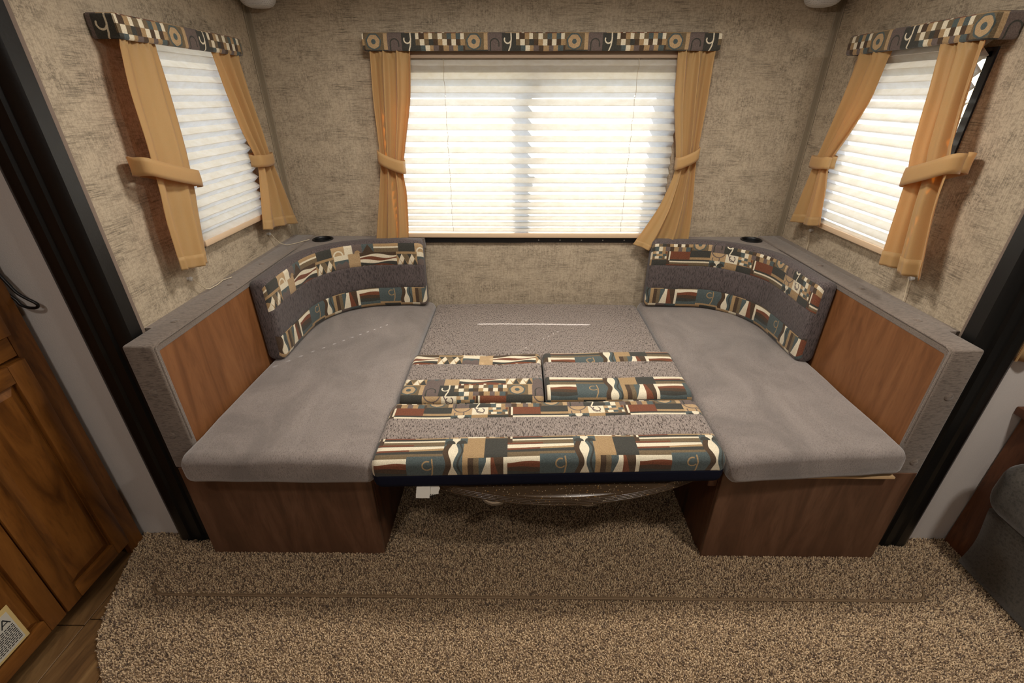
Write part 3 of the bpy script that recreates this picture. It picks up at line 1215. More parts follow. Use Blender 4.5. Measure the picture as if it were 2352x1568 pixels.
# care tags sewn on the dust cover
g = G()
P = []
for i in range(7):
    t = i / 6
    P.append([(lerp(-0.306, -0.236, t) + 0.004 * (j == 1), 1.052 - 0.022 * j / 3 - 0.006 * math.sin(t * 5) * j / 3, 0.435 - 0.028 * j / 3 + 0.010 * t * j / 3) for j in range(4)])
g.grid(P)
tg = build('care_tag', g, MAT['tag'], lc, smooth=60, label='white care tag with small print')
g = G()
for i in range(9):
    t0 = 0.22 + i * 0.07
    a = (lerp(-0.306, -0.236, t0), 1.0355, 0.4175 + 0.002 * t0)
    g.add([(a[0], a[1] - 0.002, a[2]), (a[0] + 0.0018, a[1] - 0.002, a[2]), (a[0] + 0.006, a[1] - 0.008, a[2] - 0.008), (a[0] + 0.0045, a[1] - 0.008, a[2] - 0.008)], [(0, 1, 2, 3)])
build('print', g, MAT['ink'], tg)
g = G()
P = [[(lerp(-0.304, -0.262, i / 3), 1.046 - 0.012 * j, 0.437 - 0.012 * j) for j in range(3)] for i in range(4)]
g.grid(P)
build('fabric_tab', g, MAT['tag'], lc)
g = G()
g.box(-0.075, -0.030, 1.0485, 1.0515, 0.452, 0.4545)
build('zip_pull', g, MAT['tag'], lc)


# curved corner back cushions standing on the seats
def corner_path(kind):
    if kind == 'left':
        pts = [(-0.953, 1.650), (-0.953, 1.80), (-0.951, 1.90)]
        for i in range(1, 13):
            a = PI - PI / 2 * i / 12
            pts.append((-0.655 + 0.294 * math.cos(a), 1.93 + 0.278 * math.sin(a)))
        pts += [(-0.56, 2.214), (-0.462, 2.216)]
        return pts
    pts = [(0.668, 2.216), (0.76, 2.214)]
    for i in range(0, 13):
        a = PI / 2 - PI / 2 * i / 12
        pts.append((0.858 + 0.290 * math.cos(a), 1.93 + 0.278 * math.sin(a)))
    pts += [(1.148, 1.80), (1.148, 1.650)]
    return pts


for kind, label, ub, lb in (('left', 'curved corner back cushion with wavy printed band, left bench', (115, -42), (215, 262)),
                            ('right', 'curved corner back cushion with checkered printed band, right bench', (-75, 104), (245, 262))):
    path = corner_path(kind)
    t = thing('corner_back_cushion', label, 'cushion', (path[8][0], path[8][1], 0.515), 'curved corner back cushions')
    s_ = 1 if kind == 'left' else -1

    def cdef(p, d, z, s, kind=kind):
        x, y, zz = p
        # leans: top further back than the foot
        k = (z - 0.52) / 0.35
        return (x + 0.0, y, zz + lumps(x, y, 0.003, 8, 2.0))
    swept_cushion(path, dict(d0=0.0, d1=0.074, z0=0.528, z1=0.876, r=0.026, cut_front=(0.754, 0.634)), 0.02,
                  [('upper_printed_band', MAT['print'], lambda d, z, u: 0.754 < z < 0.862 and d < 0.03, ub),
                   ('lower_printed_band', MAT['print'], lambda d, z, u: 0.538 < z < 0.634 and d < 0.03, lb),
                   ('plain_cover', MAT['back'], ANY, None)], t, cdef)


# ------------------------------------------------------------------ benches
def bench(side):
    L = side == 'left'
    s = 1 if L else -1
    wx = XL if L else XR                         # wall
    px = -1.029 if L else 1.222                  # inner face of the wood half wall
    bx0, bx1 = (-1.104, -0.478) if L else (0.677, 1.299)
    inner = bx1 if L else bx0
    outer = bx0 if L else bx1
    t = thing('dinette_bench', '%s dinette bench with wood base and padded half wall' % side, 'bench', ((bx0 + bx1) / 2, 1.7, 0.0), 'dinette benches')
    zb = 0.424
    g = G().box(bx0, bx1, 1.130, 1.148, 0.007, zb, 0.002, 1)
    build('front_panel', g, MAT['wood_base'], t, smooth=30)
    g = G().box(*sorted((inner, inner - s * 0.016)), 1.1485, 2.32, 0.007, zb - 0.002, 0.001, 1)
    build('side_panel', g, MAT['shadowwood'], t)
    g = G().box(*((bx0 + 0.03, bx1 - 0.018) if L else (0.684, 1.206)), 1.104 if not L else 1.15, 2.32, zb, zb + 0.007)
    build('seat_board', g, MAT['board'], t)
    g = G().box(*sorted((inner, inner + s * 0.03)), 1.15, 1.72, 0.34, 0.381, 0.003, 1)
    build('table_cleat', g, MAT['shadowwood'], t)
    # half wall: wood inside face
    g = G().box(*sorted((px - s * 0.008, px + s * 0.0)), 1.150, 2.24, zb, 0.857)
    build('back_panel', g, MAT['wood'], t)
    # padded cap: front post and top rail in one upholstered piece
    ofx = -1.113 if L else 1.305
    g = G()
    zf = 0.40 if not L else zb
    g.section([(1.1325, zf), (1.1325, 0.876), (2.325, 0.876), (2.325, 0.848), (1.158, 0.848), (1.158, zf)], *sorted((ofx, px + s * 0.003)), 0.007, 3)
    g.box(*sorted((wx + s * 0.001, ofx + s * 0.012)), 1.252, 2.325, 0.850, 0.8752)
    cap = build('padded_cap', g, MAT['ledge'], t, smooth=50)
    g = G().tube([(px + s * 0.004, 1.142, zb + 0.12), (px + s * 0.004, 1.142, 0.866), (px + s * 0.004, 1.16, 0.8735), (px + s * 0.004, 2.1, 0.8735)], 0.0028, 6)
    build('welt', g, MAT['ledge'], cap, smooth=60)
    # covered buttons
    mx = (wx + px) / 2 + s * 0.012
    pos = [(mx, y, 0.876, 'Z') for y in ((1.30, 1.62, 1.86) if L else (1.33, 1.60, 1.86))]
    pos += [((ofx + px) / 2 - s * 0.006, 1.1325, z, 'Y') for z in ((0.72, 0.56) if L else (0.72, 0.47))]
    for (x, y, z, ax) in pos:
        g = G()
        if ax == 'Z':
            g.lathe((x, y, z - 0.002), [(0.013, 0.0), (0.0125, 0.003), (0.009, 0.0052), (0.002, 0.006)], 18)
        else:
            g.lathe((x, y + 0.002, z), [(0.013, 0.0), (0.0125, -0.003), (0.009, -0.0052), (0.002, -0.006)], 18, 'Y')
        build('button', g, MAT['ledge'], cap, smooth=60)
    # corner shelf behind the curved cushion, with a cup holder sunk in it
    path = corner_path(side)
    outp = []
    for i, p in enumerate(path):
        a = Vector(path[max(i - 1, 0)])
        b = Vector(path[min(i + 1, len(path) - 1)])
        tt = (b - a).normalized()
        outp.append((p[0] - tt.y * 0.072, p[1] + tt.x * 0.072))
    if L:
        poly = [(px + 0.004, 1.80)] + [q for q in outp if q[0] > px + 0.0065] + [(outp[-1][0], YB - 0.006), (px + 0.004, YB - 0.006)]
        cup = (-0.962, 2.262)
    else:
        poly = [(outp[0][0], YB - 0.006)] + [q for q in outp if q[0] < px - 0.006] + [(px - 0.004, 1.80), (px - 0.004, YB - 0.006)]
        cup = (1.163, 2.268)
    hole = [(cup[0] + 0.044 * math.cos(2 * PI * k / 28), cup[1] + 0.044 * math.sin(2 * PI * k / 28)) for k in range(28)]
    g = G().prism(poly, 0.815, 0.868, holes=[hole])
    sh = build('corner_shelf', g, MAT['ledge'], t, smooth=30)
    g = G()
    prof = [(0.0500, 0.869), (0.0495, 0.8725), (0.046, 0.874), (0.0425, 0.872), (0.041, 0.866), (0.039, 0.80), (0.037, 0.79), (0.001, 0.79)]
    n = 28
    vs = [(cup[0] + r * math.cos(2 * PI * k / n), cup[1] + r * math.sin(2 * PI * k / n), h) for r, h in prof for k in range(n)]
    fs = [(i * n + k, i * n + (k + 1) % n, (i + 1) * n + (k + 1) % n, (i + 1) * n + k) for i in range(len(prof) - 1) for k in range(n)]
    g.add(vs, fs)
    build('cup_holder', g, MAT['blackplastic'], t, smooth=50, recalc=False)
    return t


bench('left')
bench('right')
# low rear bench carrying the middle cushion
t = thing('rear_bench', 'low shade-toned wood rear bench box under the middle seat cushion', 'bench', (0.1, 2.04, 0.0))
build('front_panel', G().box(-0.475, 0.675, 1.76, 1.776, 0.007, 0.41, 0.001, 1), MAT['shadowwood'], t)
build('seat_board', G().box(-0.475, 0.675, 1.745, 2.32, 0.411, 0.4245), MAT['board'], t)

# ------------------------------------------------------------------ table dropped between the benches
t = thing('dinette_table', 'speckled dark laminate table lowered between the benches under the printed cushions', 'table', (0.1, 1.4, 0.382))
R_ = 1.06
pts = [(-0.446, 1.735), (-0.446, 1.018 + R_ - math.sqrt(R_ ** 2 - 0.566 ** 2))]
pts = [(-0.446, 1.735)] + [(x, 1.018 + R_ - math.sqrt(R_ ** 2 - (x - 0.12) ** 2)) for x in np.linspace(-0.446, 0.646, 34)] + [(0.646, 1.735)]
g = G().prism(pts, 0.386, 0.424, 0.004, 2)
build('table_top', g, MAT['table'], t, smooth=40)
for k, z in enumerate((0.394, 0.4005, 0.407, 0.4135)):
    g = G().tube([(x, y - 0.0002, z) for x, y in pts[1:-1]], 0.0016, 6)
    build('edge_rib', g, MAT['table'], t, smooth=60)
for x in (-0.066, 0.230):
    g = G().lathe((x, 1.098, 0), [(0.030, 0.3865), (0.048, 0.384), (0.053, 0.376), (0.052, 0.362), (0.046, 0.350), (0.030, 0.344), (0.001, 0.343)], 32)
    build('leg_socket', g, MAT['chrome'], t, smooth=40)


# ------------------------------------------------------------------ blinds, valances, curtains
BB = lambda a, d, z: (a, YB - d, z)
BL = lambda a, d, z: (XL + d, a, z)
BR = lambda a, d, z: (XR - d, a, z)


def fr_box(g, fr, a0, a1, d0, d1, z0, z1, bev=0.003):
    p, q = fr(a0, d0, z0), fr(a1, d1, z1)
    lo = [min(p[i], q[i]) for i in range(3)]
    hi = [max(p[i], q[i]) for i in range(3)]
    return g.box(lo[0], hi[0], lo[1], hi[1], lo[2], hi[2], bev, 2)


def blind(fr, a0, a1, z_top, z_bot, pitch, d_mid, depth, label, cords):
    c = fr((a0 + a1) / 2, d_mid, z_bot)
    t = thing('pleated_blind', label, 'blind', c, 'pleated window blinds')
    build('head_rail', fr_box(G(), fr, a0, a1, 0.007, d_mid + depth * 0.6, z_top, z_top + 0.028), MAT['headrail'], t, smooth=30)
    zs = []
    z = z_top
    zend = z_bot + 0.020
    k = 0
    while z > zend + 0.004:
        zs.append(z)
        f = (z_top - z) / (z_top - zend)
        z -= pitch(f) / 2
        k += 1
    zs.append(zend)
    g = G()
    rows = []
    na = 14
    for i, z in enumerate(zs):
        f = (z_top - z) / (z_top - zend)
        d = d_mid + (depth / 2 if i % 2 else -depth / 2) * (1.0)
        rows.append([fr(lerp(a0, a1, j / na), d + 0.0015 * mnoise.noise(Vector((j * 0.9, i * 0.37, a0))), z + 0.0012 * mnoise.noise(Vector((j * 0.7, i * 0.9, 3 + a1)))) for j in range(na + 1)])
    # duplicated rows keep the folds crisp
    for i, (r0, r1) in enumerate(zip(rows, rows[1:])):
        if not cords or i % 2 == 0 or zs[i] > 1.56 or zs[i] < 0.95:
            g.grid([r0, r1])
            continue
        # the lift cords pass through punched holes in every second facet
        us = [(j / na, None) for j in range(na + 1)]
        for a in cords:
            u = (a - a0) / (a1 - a0)
            h = 0.0022 / (a1 - a0)
            us += [(u - h, 1), (u + h, 2)]
        us.sort()

        def pt(row, u):
            x = min(max(u * na, 0), na - 1e-6)
            j = int(x)
            return tuple(Vector(row[j]).lerp(Vector(row[j + 1]), x - j))
        for (u0, k0), (u1, k1) in zip(us, us[1:]):
            for f0, f1 in ((0.0, 0.40), (0.40, 0.62), (0.62, 1.0)):
                if k0 == 1 and k1 == 2 and f0 == 0.40:
                    continue
                q = [Vector(pt(r0, u)).lerp(Vector(pt(r1, u)), f) for u, f in ((u0, f0), (u1, f0), (u1, f1), (u0, f1))]
                g.add([tuple(v) for v in q], [(0, 1, 2, 3)])
    # pressed double crease along every front fold
    for i, (z, row) in enumerate(zip(zs, rows)):
        if i % 2 and i < len(zs) - 1:
            n_ = Vector(fr(0, 1, 0)) - Vector(fr(0, 0, 0))
            g.grid([[tuple(Vector(p) + n_ * 0.0008 + Vector((0, 0, 0.0011))) for p in row], [tuple(Vector(p) + n_ * 0.0008 - Vector((0, 0, 0.0011))) for p in row]])
    build('pleated_fabric', g, MAT['blind'], t, recalc=False)
    build('bottom_rail', fr_box(G(), fr, a0 - 0.003, a1 + 0.003, d_mid - depth / 2 - 0.002, d_mid + depth / 2 + 0.002, z_bot, z_bot + 0.021), MAT['rail'], t, smooth=30)
    for a in cords:
        pts = []
        for i in range(0, len(zs) - 1):
            pts.append(fr(a + 0.002 * math.sin(i * 1.7), d_mid + depth / 2 + 0.0015 - (0.006 if i % 2 == 0 else 0.0), zs[i]))
        build('lift_cord', G().tube(pts, 0.0009, 5), MAT['dark_cord'], t)
    return t


blind(BB, -0.556, 0.715, 1.640, 0.870, lambda f: 0.052 - 0.005 * min(1, f / .55) - 0.021 * max(0, (f - 0.5) / 0.5), 0.028, 0.022, 'wide cream pleated blind over the middle window, sunlit in stripes', (-0.315, 0.518))
blind(BL, 1.592, 2.050, 1.640, 1.028, lambda f: 0.040 - 0.004 * f, 0.026, 0.022, 'narrow cream pleated blind over the left window', ())
blind(BR, 1.529, 2.068, 1.640, 1.002, lambda f: 0.040 - 0.004 * f, 0.028, 0.024, 'narrow cream pleated blind over the right window, brightest in the sun', ())


def valance(path, z0, z1, u0, label, depth_pts, v0=72):
    """Padded box pelmet: path in plan from one wall end round to the other, outer face printed."""
    c = path[len(path) // 2]
    t = thing('window_valance', label, 'valance', (c[0], c[1], z0), 'printed box valances')
    pts = []
    for a, b in zip(path, path[1:]):
        n = max(2, int(math.hypot(b[0] - a[0], b[1] - a[1]) / 0.03))
        pts += [(lerp(a[0], b[0], i / n), lerp(a[1], b[1], i / n)) for i in range(n)]
    pts.append(path[-1])
    L = [0]
    for a, b in zip(pts, pts[1:]):
        L.append(L[-1] + math.hypot(b[0] - a[0], b[1] - a[1]))
    h = z1 - z0
    g = G()
    prof = [(0.006, z1 + 0.0), (0.0015, z1 - 0.003), (0.0, z1 - 0.008), (-0.001, (z0 + z1) / 2), (0.0, z0 + 0.008), (0.0015, z0 + 0.003), (0.006, z0)]
    vv = [h - (z - z0) for _, z in prof]
    P, U = [], []
    for i, p in enumerate(pts):
        a = Vector(pts[max(i - 1, 0)])
        b = Vector(pts[min(i + 1, len(pts) - 1)])
        tt = (b - a).normalized()
        inn = Vector((-tt.y, tt.x))              # left of the path = towards the wall
        if 0 < i < len(pts) - 1:
            t1 = (Vector(p) - a).normalized()
            t2 = (b - Vector(p)).normalized()
            inn = inn / max(0.5, math.sqrt((1 + t1.dot(t2)) / 2))
        wob = 0.0018 * mnoise.noise(Vector((L[i] * 9, u0, 0)))
        P.append([(p[0] + inn.x * d, p[1] + inn.y * d, z + wob) for d, z in prof])
        U.append([((L[i] * 1000 * 0.97 + u0) / 400, 1 - (v0 + v * 1000 * 1.02) / 400) for v in vv])
    g.grid(P, U)
    build('printed_cover', g, MAT['print'], t, smooth=50)
    gi = G()
    inner = [[(r[0][0], r[0][1], r[0][2]) for r in P], [(r[-1][0], r[-1][1], r[-1][2]) for r in P]]
    w = 0.014
    Q = []
    for i, p in enumerate(pts):
        a = Vector(pts[max(i - 1, 0)])
        b = Vector(pts[min(i + 1, len(pts) - 1)])
        tt = (b - a).normalized()
        inn = Vector((-tt.y, tt.x))
        Q.append([(p[0] + inn.x * 0.006, p[1] + inn.y * 0.006, z1), (p[0] + inn.x * w, p[1] + inn.y * w, z1 - 0.001), (p[0] + inn.x * w, p[1] + inn.y * w, z0 + 0.001), (p[0] + inn.x * 0.006, p[1] + inn.y * 0.006, z0)])
    gi.grid(Q)
    # flat lid
    if depth_pts:
        lid = [(x, y) for x, y in depth_pts]
        gi.prism(lid, z1 - 0.012, z1 - 0.004)
    build('backing', gi, MAT['ledge'], t)
    return t


valance([(-0.636, YB - 0.004), (-0.636, 2.25), (0.834, 2.25), (0.834, YB - 0.004)], 1.663, 1.728, 112 - 84, 'long printed box valance above the middle window',
        [(-0.63, YB - 0.004), (-0.63, 2.258), (0.828, 2.258), (0.828, YB - 0.004)])
valance([(XL + 0.004, 1.452), (-1.052, 1.452), (-1.052, 2.075), (XL + 0.004, 2.075)], 1.633, 1.692, 250, 'short printed box valance above the left window',
        [(XL + 0.004, 1.458), (-1.06, 1.458), (-1.06, 2.069), (XL + 0.004, 2.069)])
valance([(XR - 0.004, 2.080), (1.252, 2.080), (1.252, 1.478), (XR - 0.004, 1.478)], 1.633, 1.697, 345 - 30, 'short printed box valance above the right window',
        [(XR - 0.004, 2.074), (1.26, 2.074), (1.26, 1.484), (XR - 0.004, 1.484)])


def curtain(fr, rows, nf, label, tie=None, seed=1.0, tie_label=None, turn=0.0):
    """rows: [(z_left, z_right, a_left, a_right, d, fold depth)] from the top down; folds run down the cloth."""
    c = fr((rows[-1][2] + rows[-1][3]) / 2, rows[-1][4], (rows[-1][0] + rows[-1][1]) / 2)
    t = thing('curtain_panel', label, 'curtain', c, 'gold tied-back curtains')
    nr, ns = 60, 44
    m = len(rows)

    def at(v):
        x = v * (m - 1)
        i = min(int(x), m - 2)
        f = x - i
        p0, p1, p2, p3 = rows[max(i - 1, 0)], rows[i], rows[i + 1], rows[min(i + 2, m - 1)]
        out = []
        for k in range(6):
            a, b, c_, d_ = p0[k], p1[k], p2[k], p3[k]
            m1, m2 = (c_ - a) / 2, (d_ - b) / 2
            h = f * f * (3 - 2 * f)
            # softened cubic
            val = (2 * f ** 3 - 3 * f ** 2 + 1) * b + (f ** 3 - 2 * f ** 2 + f) * m1 * 0.7 + (-2 * f ** 3 + 3 * f ** 2) * c_ + (f ** 3 - f ** 2) * m2 * 0.7
            out.append(val)
        return out
    P = []
    for i in range(nr + 1):
        v = i / nr
        zl, zr, al, ar, d, am = at(v)
        row = []
        for j in range(ns + 1):
            s = j / ns
            ph = 2 * PI * nf * (s + 0.05 * math.sin(3 * v + seed)) + seed * 2
            fold = am * (math.sin(ph) + 0.35 * math.sin(2.3 * ph + 1.0 + 1.5 * v))
            if v < 0.05:
                fold += 0.004 * math.sin(2 * PI * 9 * s + seed)
            a = lerp(al, ar, s) + 0.25 * am * math.cos(ph)
            z = lerp(zl, zr, s) + (0.0025 * math.sin(2 * PI * 1.3 * s + seed) if v > 0.9 else 0)
            dd = max(0.044, d + fold + turn * (s - 0.5) * v)
            row.append(fr(a, dd, z))
        P.append(row)
    g = G().grid(P)
    cl = build('cloth', g, MAT['curtain'], t, smooth=0)
    sol = cl.modifiers.new('thickness', 'SOLIDIFY')
    sol.thickness = 0.0012
    # hem: a raised double band along the foot
    k0 = int(nr * 0.935)
    off = []
    for i in range(k0, nr + 1):
        row = []
        for j in range(ns + 1):
            p = Vector(P[i][j])
            q = Vector(fr(0, 1, 0)) - Vector(fr(0, 0, 0))
            row.append(tuple(p + q * 0.0022))
        off.append(row)
    hem = build('hem', G().grid(off), MAT['curtain'], t, smooth=0)
    sol = hem.modifiers.new('thickness', 'SOLIDIFY')
    sol.thickness = 0.001
    if tie:
        # band: (zl, zr) centre heights, (al, ar) span, height, front depth, back depth
        (zl, zr), (al, ar), h, df, db = tie
        n = 40
        R = []
        for j in range(n + 1):
            w = 2 * PI * j / n
            cs, sn = math.cos(w), math.sin(w)
            e = 0.55
            ca = math.copysign(abs(cs) ** e, cs)
            sa = math.copysign(abs(sn) ** e, sn)
            a = (al + ar) / 2 + (ar - al) / 2 * ca
            d = (df + db) / 2 + (df - db) / 2 * sa
            s = (a - al) / (ar - al)
            zc = lerp(zl, zr, s) + (0.0 if sa >= 0 else 0.004)
            R.append([fr(a, d + 0.0018 * math.sin(k * PI / 4), zc + h / 2 - h * k / 4 + 0.002 * math.sin(3 * w)) for k in range(5)])
        b = build('tieback', G().grid(R), MAT['curtain'], t, smooth=40)
        sol = b.modifiers.new('thickness', 'SOLIDIFY')
        sol.thickness = 0.002
    return t


# middle window
curtain(BB, [(1.668, 1.668, -0.612, -0.447, 0.066, 0.009), (1.48, 1.48, -0.620, -0.466, 0.066, 0.015), (1.235, 1.205, -0.622, -0.526, 0.070, 0.012),
             (1.09, 1.09, -0.648, -0.524, 0.066, 0.011), (0.93, 0.92, -0.682, -0.534, 0.064, 0.009), (0.818, 0.792, -0.706, -0.552, 0.066, 0.007)], 2.6,
        'gold curtain at the left edge of the middle window, tied at its waist', ((1.252, 1.205), (-0.634, -0.518), 0.056, 0.098, 0.034), 1.0)
curtain(BB, [(1.668, 1.668, 0.669, 0.820, 0.066, 0.010), (1.48, 1.48, 0.688, 0.819, 0.066, 0.016), (1.205, 1.24, 0.737, 0.816, 0.070, 0.012),
             (1.04, 1.04, 0.696, 0.836, 0.068, 0.014), (0.93, 0.90, 0.640, 0.844, 0.068, 0.016), (0.842, 0.778, 0.586, 0.846, 0.072, 0.014)], 2.4,
        'gold curtain at the right edge of the middle window, foot swung open', ((1.222, 1.268), (0.730, 0.828), 0.052, 0.098, 0.034), 2.3)
# left window
curtain(BL, [(1.640, 1.640, 1.458, 1.612, 0.062, 0.007), (1.52, 1.50, 1.434, 1.610, 0.064, 0.007), (1.38, 1.35, 1.425, 1.602, 0.066, 0.008), (1.25, 1.225, 1.412, 1.585, 0.066, 0.008),
             (1.16, 1.134, 1.402, 1.571, 0.062, 0.009), (1.007, 0.984, 1.394, 1.540, 0.062, 0.010)], 1.6,
        'wide gold curtain nearest the room on the left wall, broad tie across it', ((1.322, 1.252), (1.376, 1.612), 0.050, 0.094, 0.016), 0.4)
curtain(BL, [(1.640, 1.640, 1.887, 2.052, 0.062, 0.010), (1.53, 1.50, 1.915, 2.066, 0.062, 0.014), (1.38, 1.36, 1.962, 2.098, 0.064, 0.013), (1.262, 1.262, 2.016, 2.118, 0.066, 0.010),
             (1.146, 1.12, 1.990, 2.176, 0.064, 0.013), (0.997, 0.955, 1.946, 2.242, 0.060, 0.012)], 2.3,
        'narrow gold curtain beside the corner on the left wall, pinched waist', ((1.262, 1.262), (2.004, 2.128), 0.046, 0.092, 0.03), 3.1)
# right window
curtain(BR, [(1.642, 1.640, 2.043, 1.876, 0.066, 0.010), (1.484, 1.486, 2.058, 1.904, 0.066, 0.014), (1.36, 1.37, 2.078, 1.954, 0.066, 0.013), (1.25, 1.255, 2.094, 2.006, 0.070, 0.010),
             (1.13, 1.15, 2.130, 1.976, 0.068, 0.012), (0.984, 1.019, 2.172, 1.942, 0.068, 0.012)], 2.2,
        'gold curtain beside the corner on the right wall, gathered to a pinch', ((1.254, 1.258), (2.106, 1.996), 0.046, 0.098, 0.034), 5.2)
curtain(BR, [(1.640, 1.632, 1.641, 1.492, 0.066, 0.011), (1.50, 1.50, 1.610, 1.476, 0.066, 0.015), (1.36, 1.38, 1.590, 1.452, 0.068, 0.014), (1.262, 1.30, 1.568, 1.430, 0.068, 0.013),
             (1.16, 1.19, 1.561, 1.418, 0.066, 0.015), (0.985, 0.99, 1.550, 1.368, 0.066, 0.015)], 2.2,
        'backlit gold curtain nearest the room on the right wall', ((1.262, 1.328), (1.588, 1.414), 0.056, 0.100, 0.014), 6.4)


# cord pegs below the side windows
def peg(fr, a, z, cord, label):
    c = fr(a, 0.0, z)
    t = thing('cord_peg', label, 'cord peg', c, 'cord pegs below the side windows')
    ax = 'X'
    s = 1 if fr is BL else -1
    g = G().lathe(c, [(0.006, 0.0), (0.005, s * 0.005), (0.0072, s * 0.007), (0.0082, s * 0.011), (0.0065, s * 0.015), (0.001, s * 0.016)], 18, ax)
    build('peg', g, MAT['clear'], t, smooth=50)
    build('cord', G().tube([fr(*p) for p in cord], 0.0016, 6), MAT['cord'], t, smooth=60)


peg(BL, 1.497, 0.943, [(1.497, 0.018, 0.943), (1.512, 0.022, 0.918), (1.536, 0.022, 0.892), (1.565, 0.016, 0.8795), (1.610, 0.020, 0.8795), (1.655, 0.014, 0.880), (1.69, 0.03, 0.8795)], 'clear cord peg under the wide left-wall curtain, cord trailing on the ledge')
peg(BL, 2.073, 0.945, [(2.073, 0.018, 0.945), (2.085, 0.022, 0.922), (2.10, 0.035, 0.895), (2.12, 0.055, 0.880), (2.16, 0.085, 0.8795), (2.22, 0.12, 0.8795)], 'clear cord peg near the left corner, cord reaching to the cup holder')
peg(BR, 2.084, 0.965, [(2.084, 0.016, 0.965), (2.079, 0.012, 0.94), (2.074, 0.009, 0.905), (2.072, 0.010, 0.880)], 'clear cord peg near the right corner')
peg(BR, 1.482, 0.958, [(1.482, 0.016, 0.958), (1.480, 0.013, 0.93), (1.476, 0.010, 0.90), (1.474, 0.010, 0.879)], 'cord peg under the backlit right-wall curtain, cord hanging straight')

# ------------------------------------------------------------------ speakers high in both corners
for x, lab in ((-1.040, 'white perforated corner speaker high above the left curtains'), (1.212, 'white perforated corner speaker high above the right curtains')):
    t = thing('corner_speaker', lab, 'speaker', (x, YB - 0.07, 1.81), 'white corner speakers')
    g = G()
    P = []
    for i in range(17):
        ph = -PI / 2 + PI * i / 16
        row = []
        for j in range(33):
            th = 2 * PI * j / 32
            e = 0.62
            f = lambda q: math.copysign(abs(q) ** e, q)
            row.append((x + 0.068 * f(math.cos(ph)) * f(math.cos(th)), YB - 0.066 + 0.05 * f(math.cos(ph)) * f(math.sin(th)), 1.873 + 0.062 * f(math.sin(ph))))
        P.append(row)
    g.grid(P)
    build('grille', g, MAT['speaker'], t, smooth=60)
    build('wall_bracket', G().box(x - 0.02, x + 0.02, YB - 0.025, YB - 0.001, 1.855, 1.895, 0.003, 1), MAT['lamp_shell'], t)

# ------------------------------------------------------------------ left cabinet
cab = thing('cabinet', 'tall amber wood cabinet with raised-panel doors at the left edge', 'cabinet', (-1.72, 0.2, 0.0))
FX = -1.42
g = G()
g.box(-2.06, FX - 0.02, -1.2, 1.192, 0.055, 2.05)
build('carcass', g, MAT['oak'], cab)
build('toe_kick', G().box(-2.06, FX - 0.06, -1.2, 1.10, 0.0, 0.054), MAT['blackplastic'], cab)
# face frame
g = G()
g.box(FX - 0.0195, FX, 1.135, 1.196, 0.0, 2.05, 0.0015, 1)
build('face_stile', g, MAT['oak'], cab)
build('face_rail', G().box(FX - 0.0195, FX - 0.002, -1.2, 1.134, 0.845, 0.905, 0.0015, 1), MAT['oak_h'], cab)
build('face_rail', G().box(FX - 0.0195, FX - 0.002, -1.2, 1.134, 0.050, 0.064, 0.001, 1), MAT['oak_h'], cab)


def raised_door(y0, y1, z0, z1):
    w = 0.052
    d = build('door', G().box(FX - 0.016, FX + 0.002, y0, y1, z0, z1), MAT['oak'], cab)
    for nm, b, m_ in (('stile', (y0, y0 + w, z0, z1), 'oak'), ('stile', (y1 - w, y1, z0, z1), 'oak'), ('rail', (y0 + w, y1 - w, z0, z0 + w), 'oak_h'), ('rail', (y0 + w, y1 - w, z1 - w, z1), 'oak_h')):
        build(nm, G().box(FX + 0.002, FX + 0.018, *b, 0.003, 2), MAT[m_], d, smooth=30)
    # raised field with sloped edges
    a0, a1, b0, b1 = y0 + w + 0.004, y1 - w - 0.004, z0 + w + 0.004, z1 - w - 0.004
    k = 0.022
    x0, x1 = FX + 0.002, FX + 0.014
    vs = [(x0 + 0.001, a0, b0), (x0 + 0.001, a1, b0), (x0 + 0.001, a1, b1), (x0 + 0.001, a0, b1), (x1, a0 + k, b0 + k), (x1, a1 - k, b0 + k), (x1, a1 - k, b1 - k), (x1, a0 + k, b1 - k)]
    build('raised_field', G().add(vs, [(0, 1, 5, 4), (1, 2, 6, 5), (2, 3, 7, 6), (3, 0, 4, 7), (4, 5, 6, 7)]), MAT['oak'], d)


raised_door(0.872, 1.132, 0.066, 0.838)
raised_door(0.606, 0.866, 0.066, 0.838)
raised_door(0.340, 0.600, 0.066, 0.838)
raised_door(0.872, 1.132, 0.912, 1.90)
raised_door(0.606, 0.866, 0.912, 1.90)
# paper label stuck on the next door
t = thing('paper_label', 'white printed paper notice with cream border on the cabinet door', 'label', (FX + 0.018, 0.73, 0.14))
g = G()
lx = FX + 0.0185
ys0, ys1, zs0, zs1 = 0.62, 0.772, 0.128, 0.262
g.box(lx, lx + 0.001, ys0, ys1, zs0, zs1, 0.0004, 1)
build('border', g, MAT['label_border'], t)
build('sheet', G().box(lx + 0.001, lx + 0.0014, ys0 + 0.008, ys1 - 0.010, zs0 + 0.008, zs1 - 0.016), MAT['label'], t)
g = G()
r_ = random.Random(3)
z = zs1 - 0.062
while z > zs0 + 0.012:
    y = ys1 - 0.014
    while y > ys0 + 0.016:
        w = r_.uniform(0.004, 0.012)
        g.box(lx + 0.0014, lx + 0.0017, max(y - w, ys0 + 0.012), y, z, z + 0.0028)
        y -= w + 0.002
    z -= 0.0062
build('text_lines', g, MAT['ink'], t, kind='stuff')
g = G()
yy = ys1 - 0.028
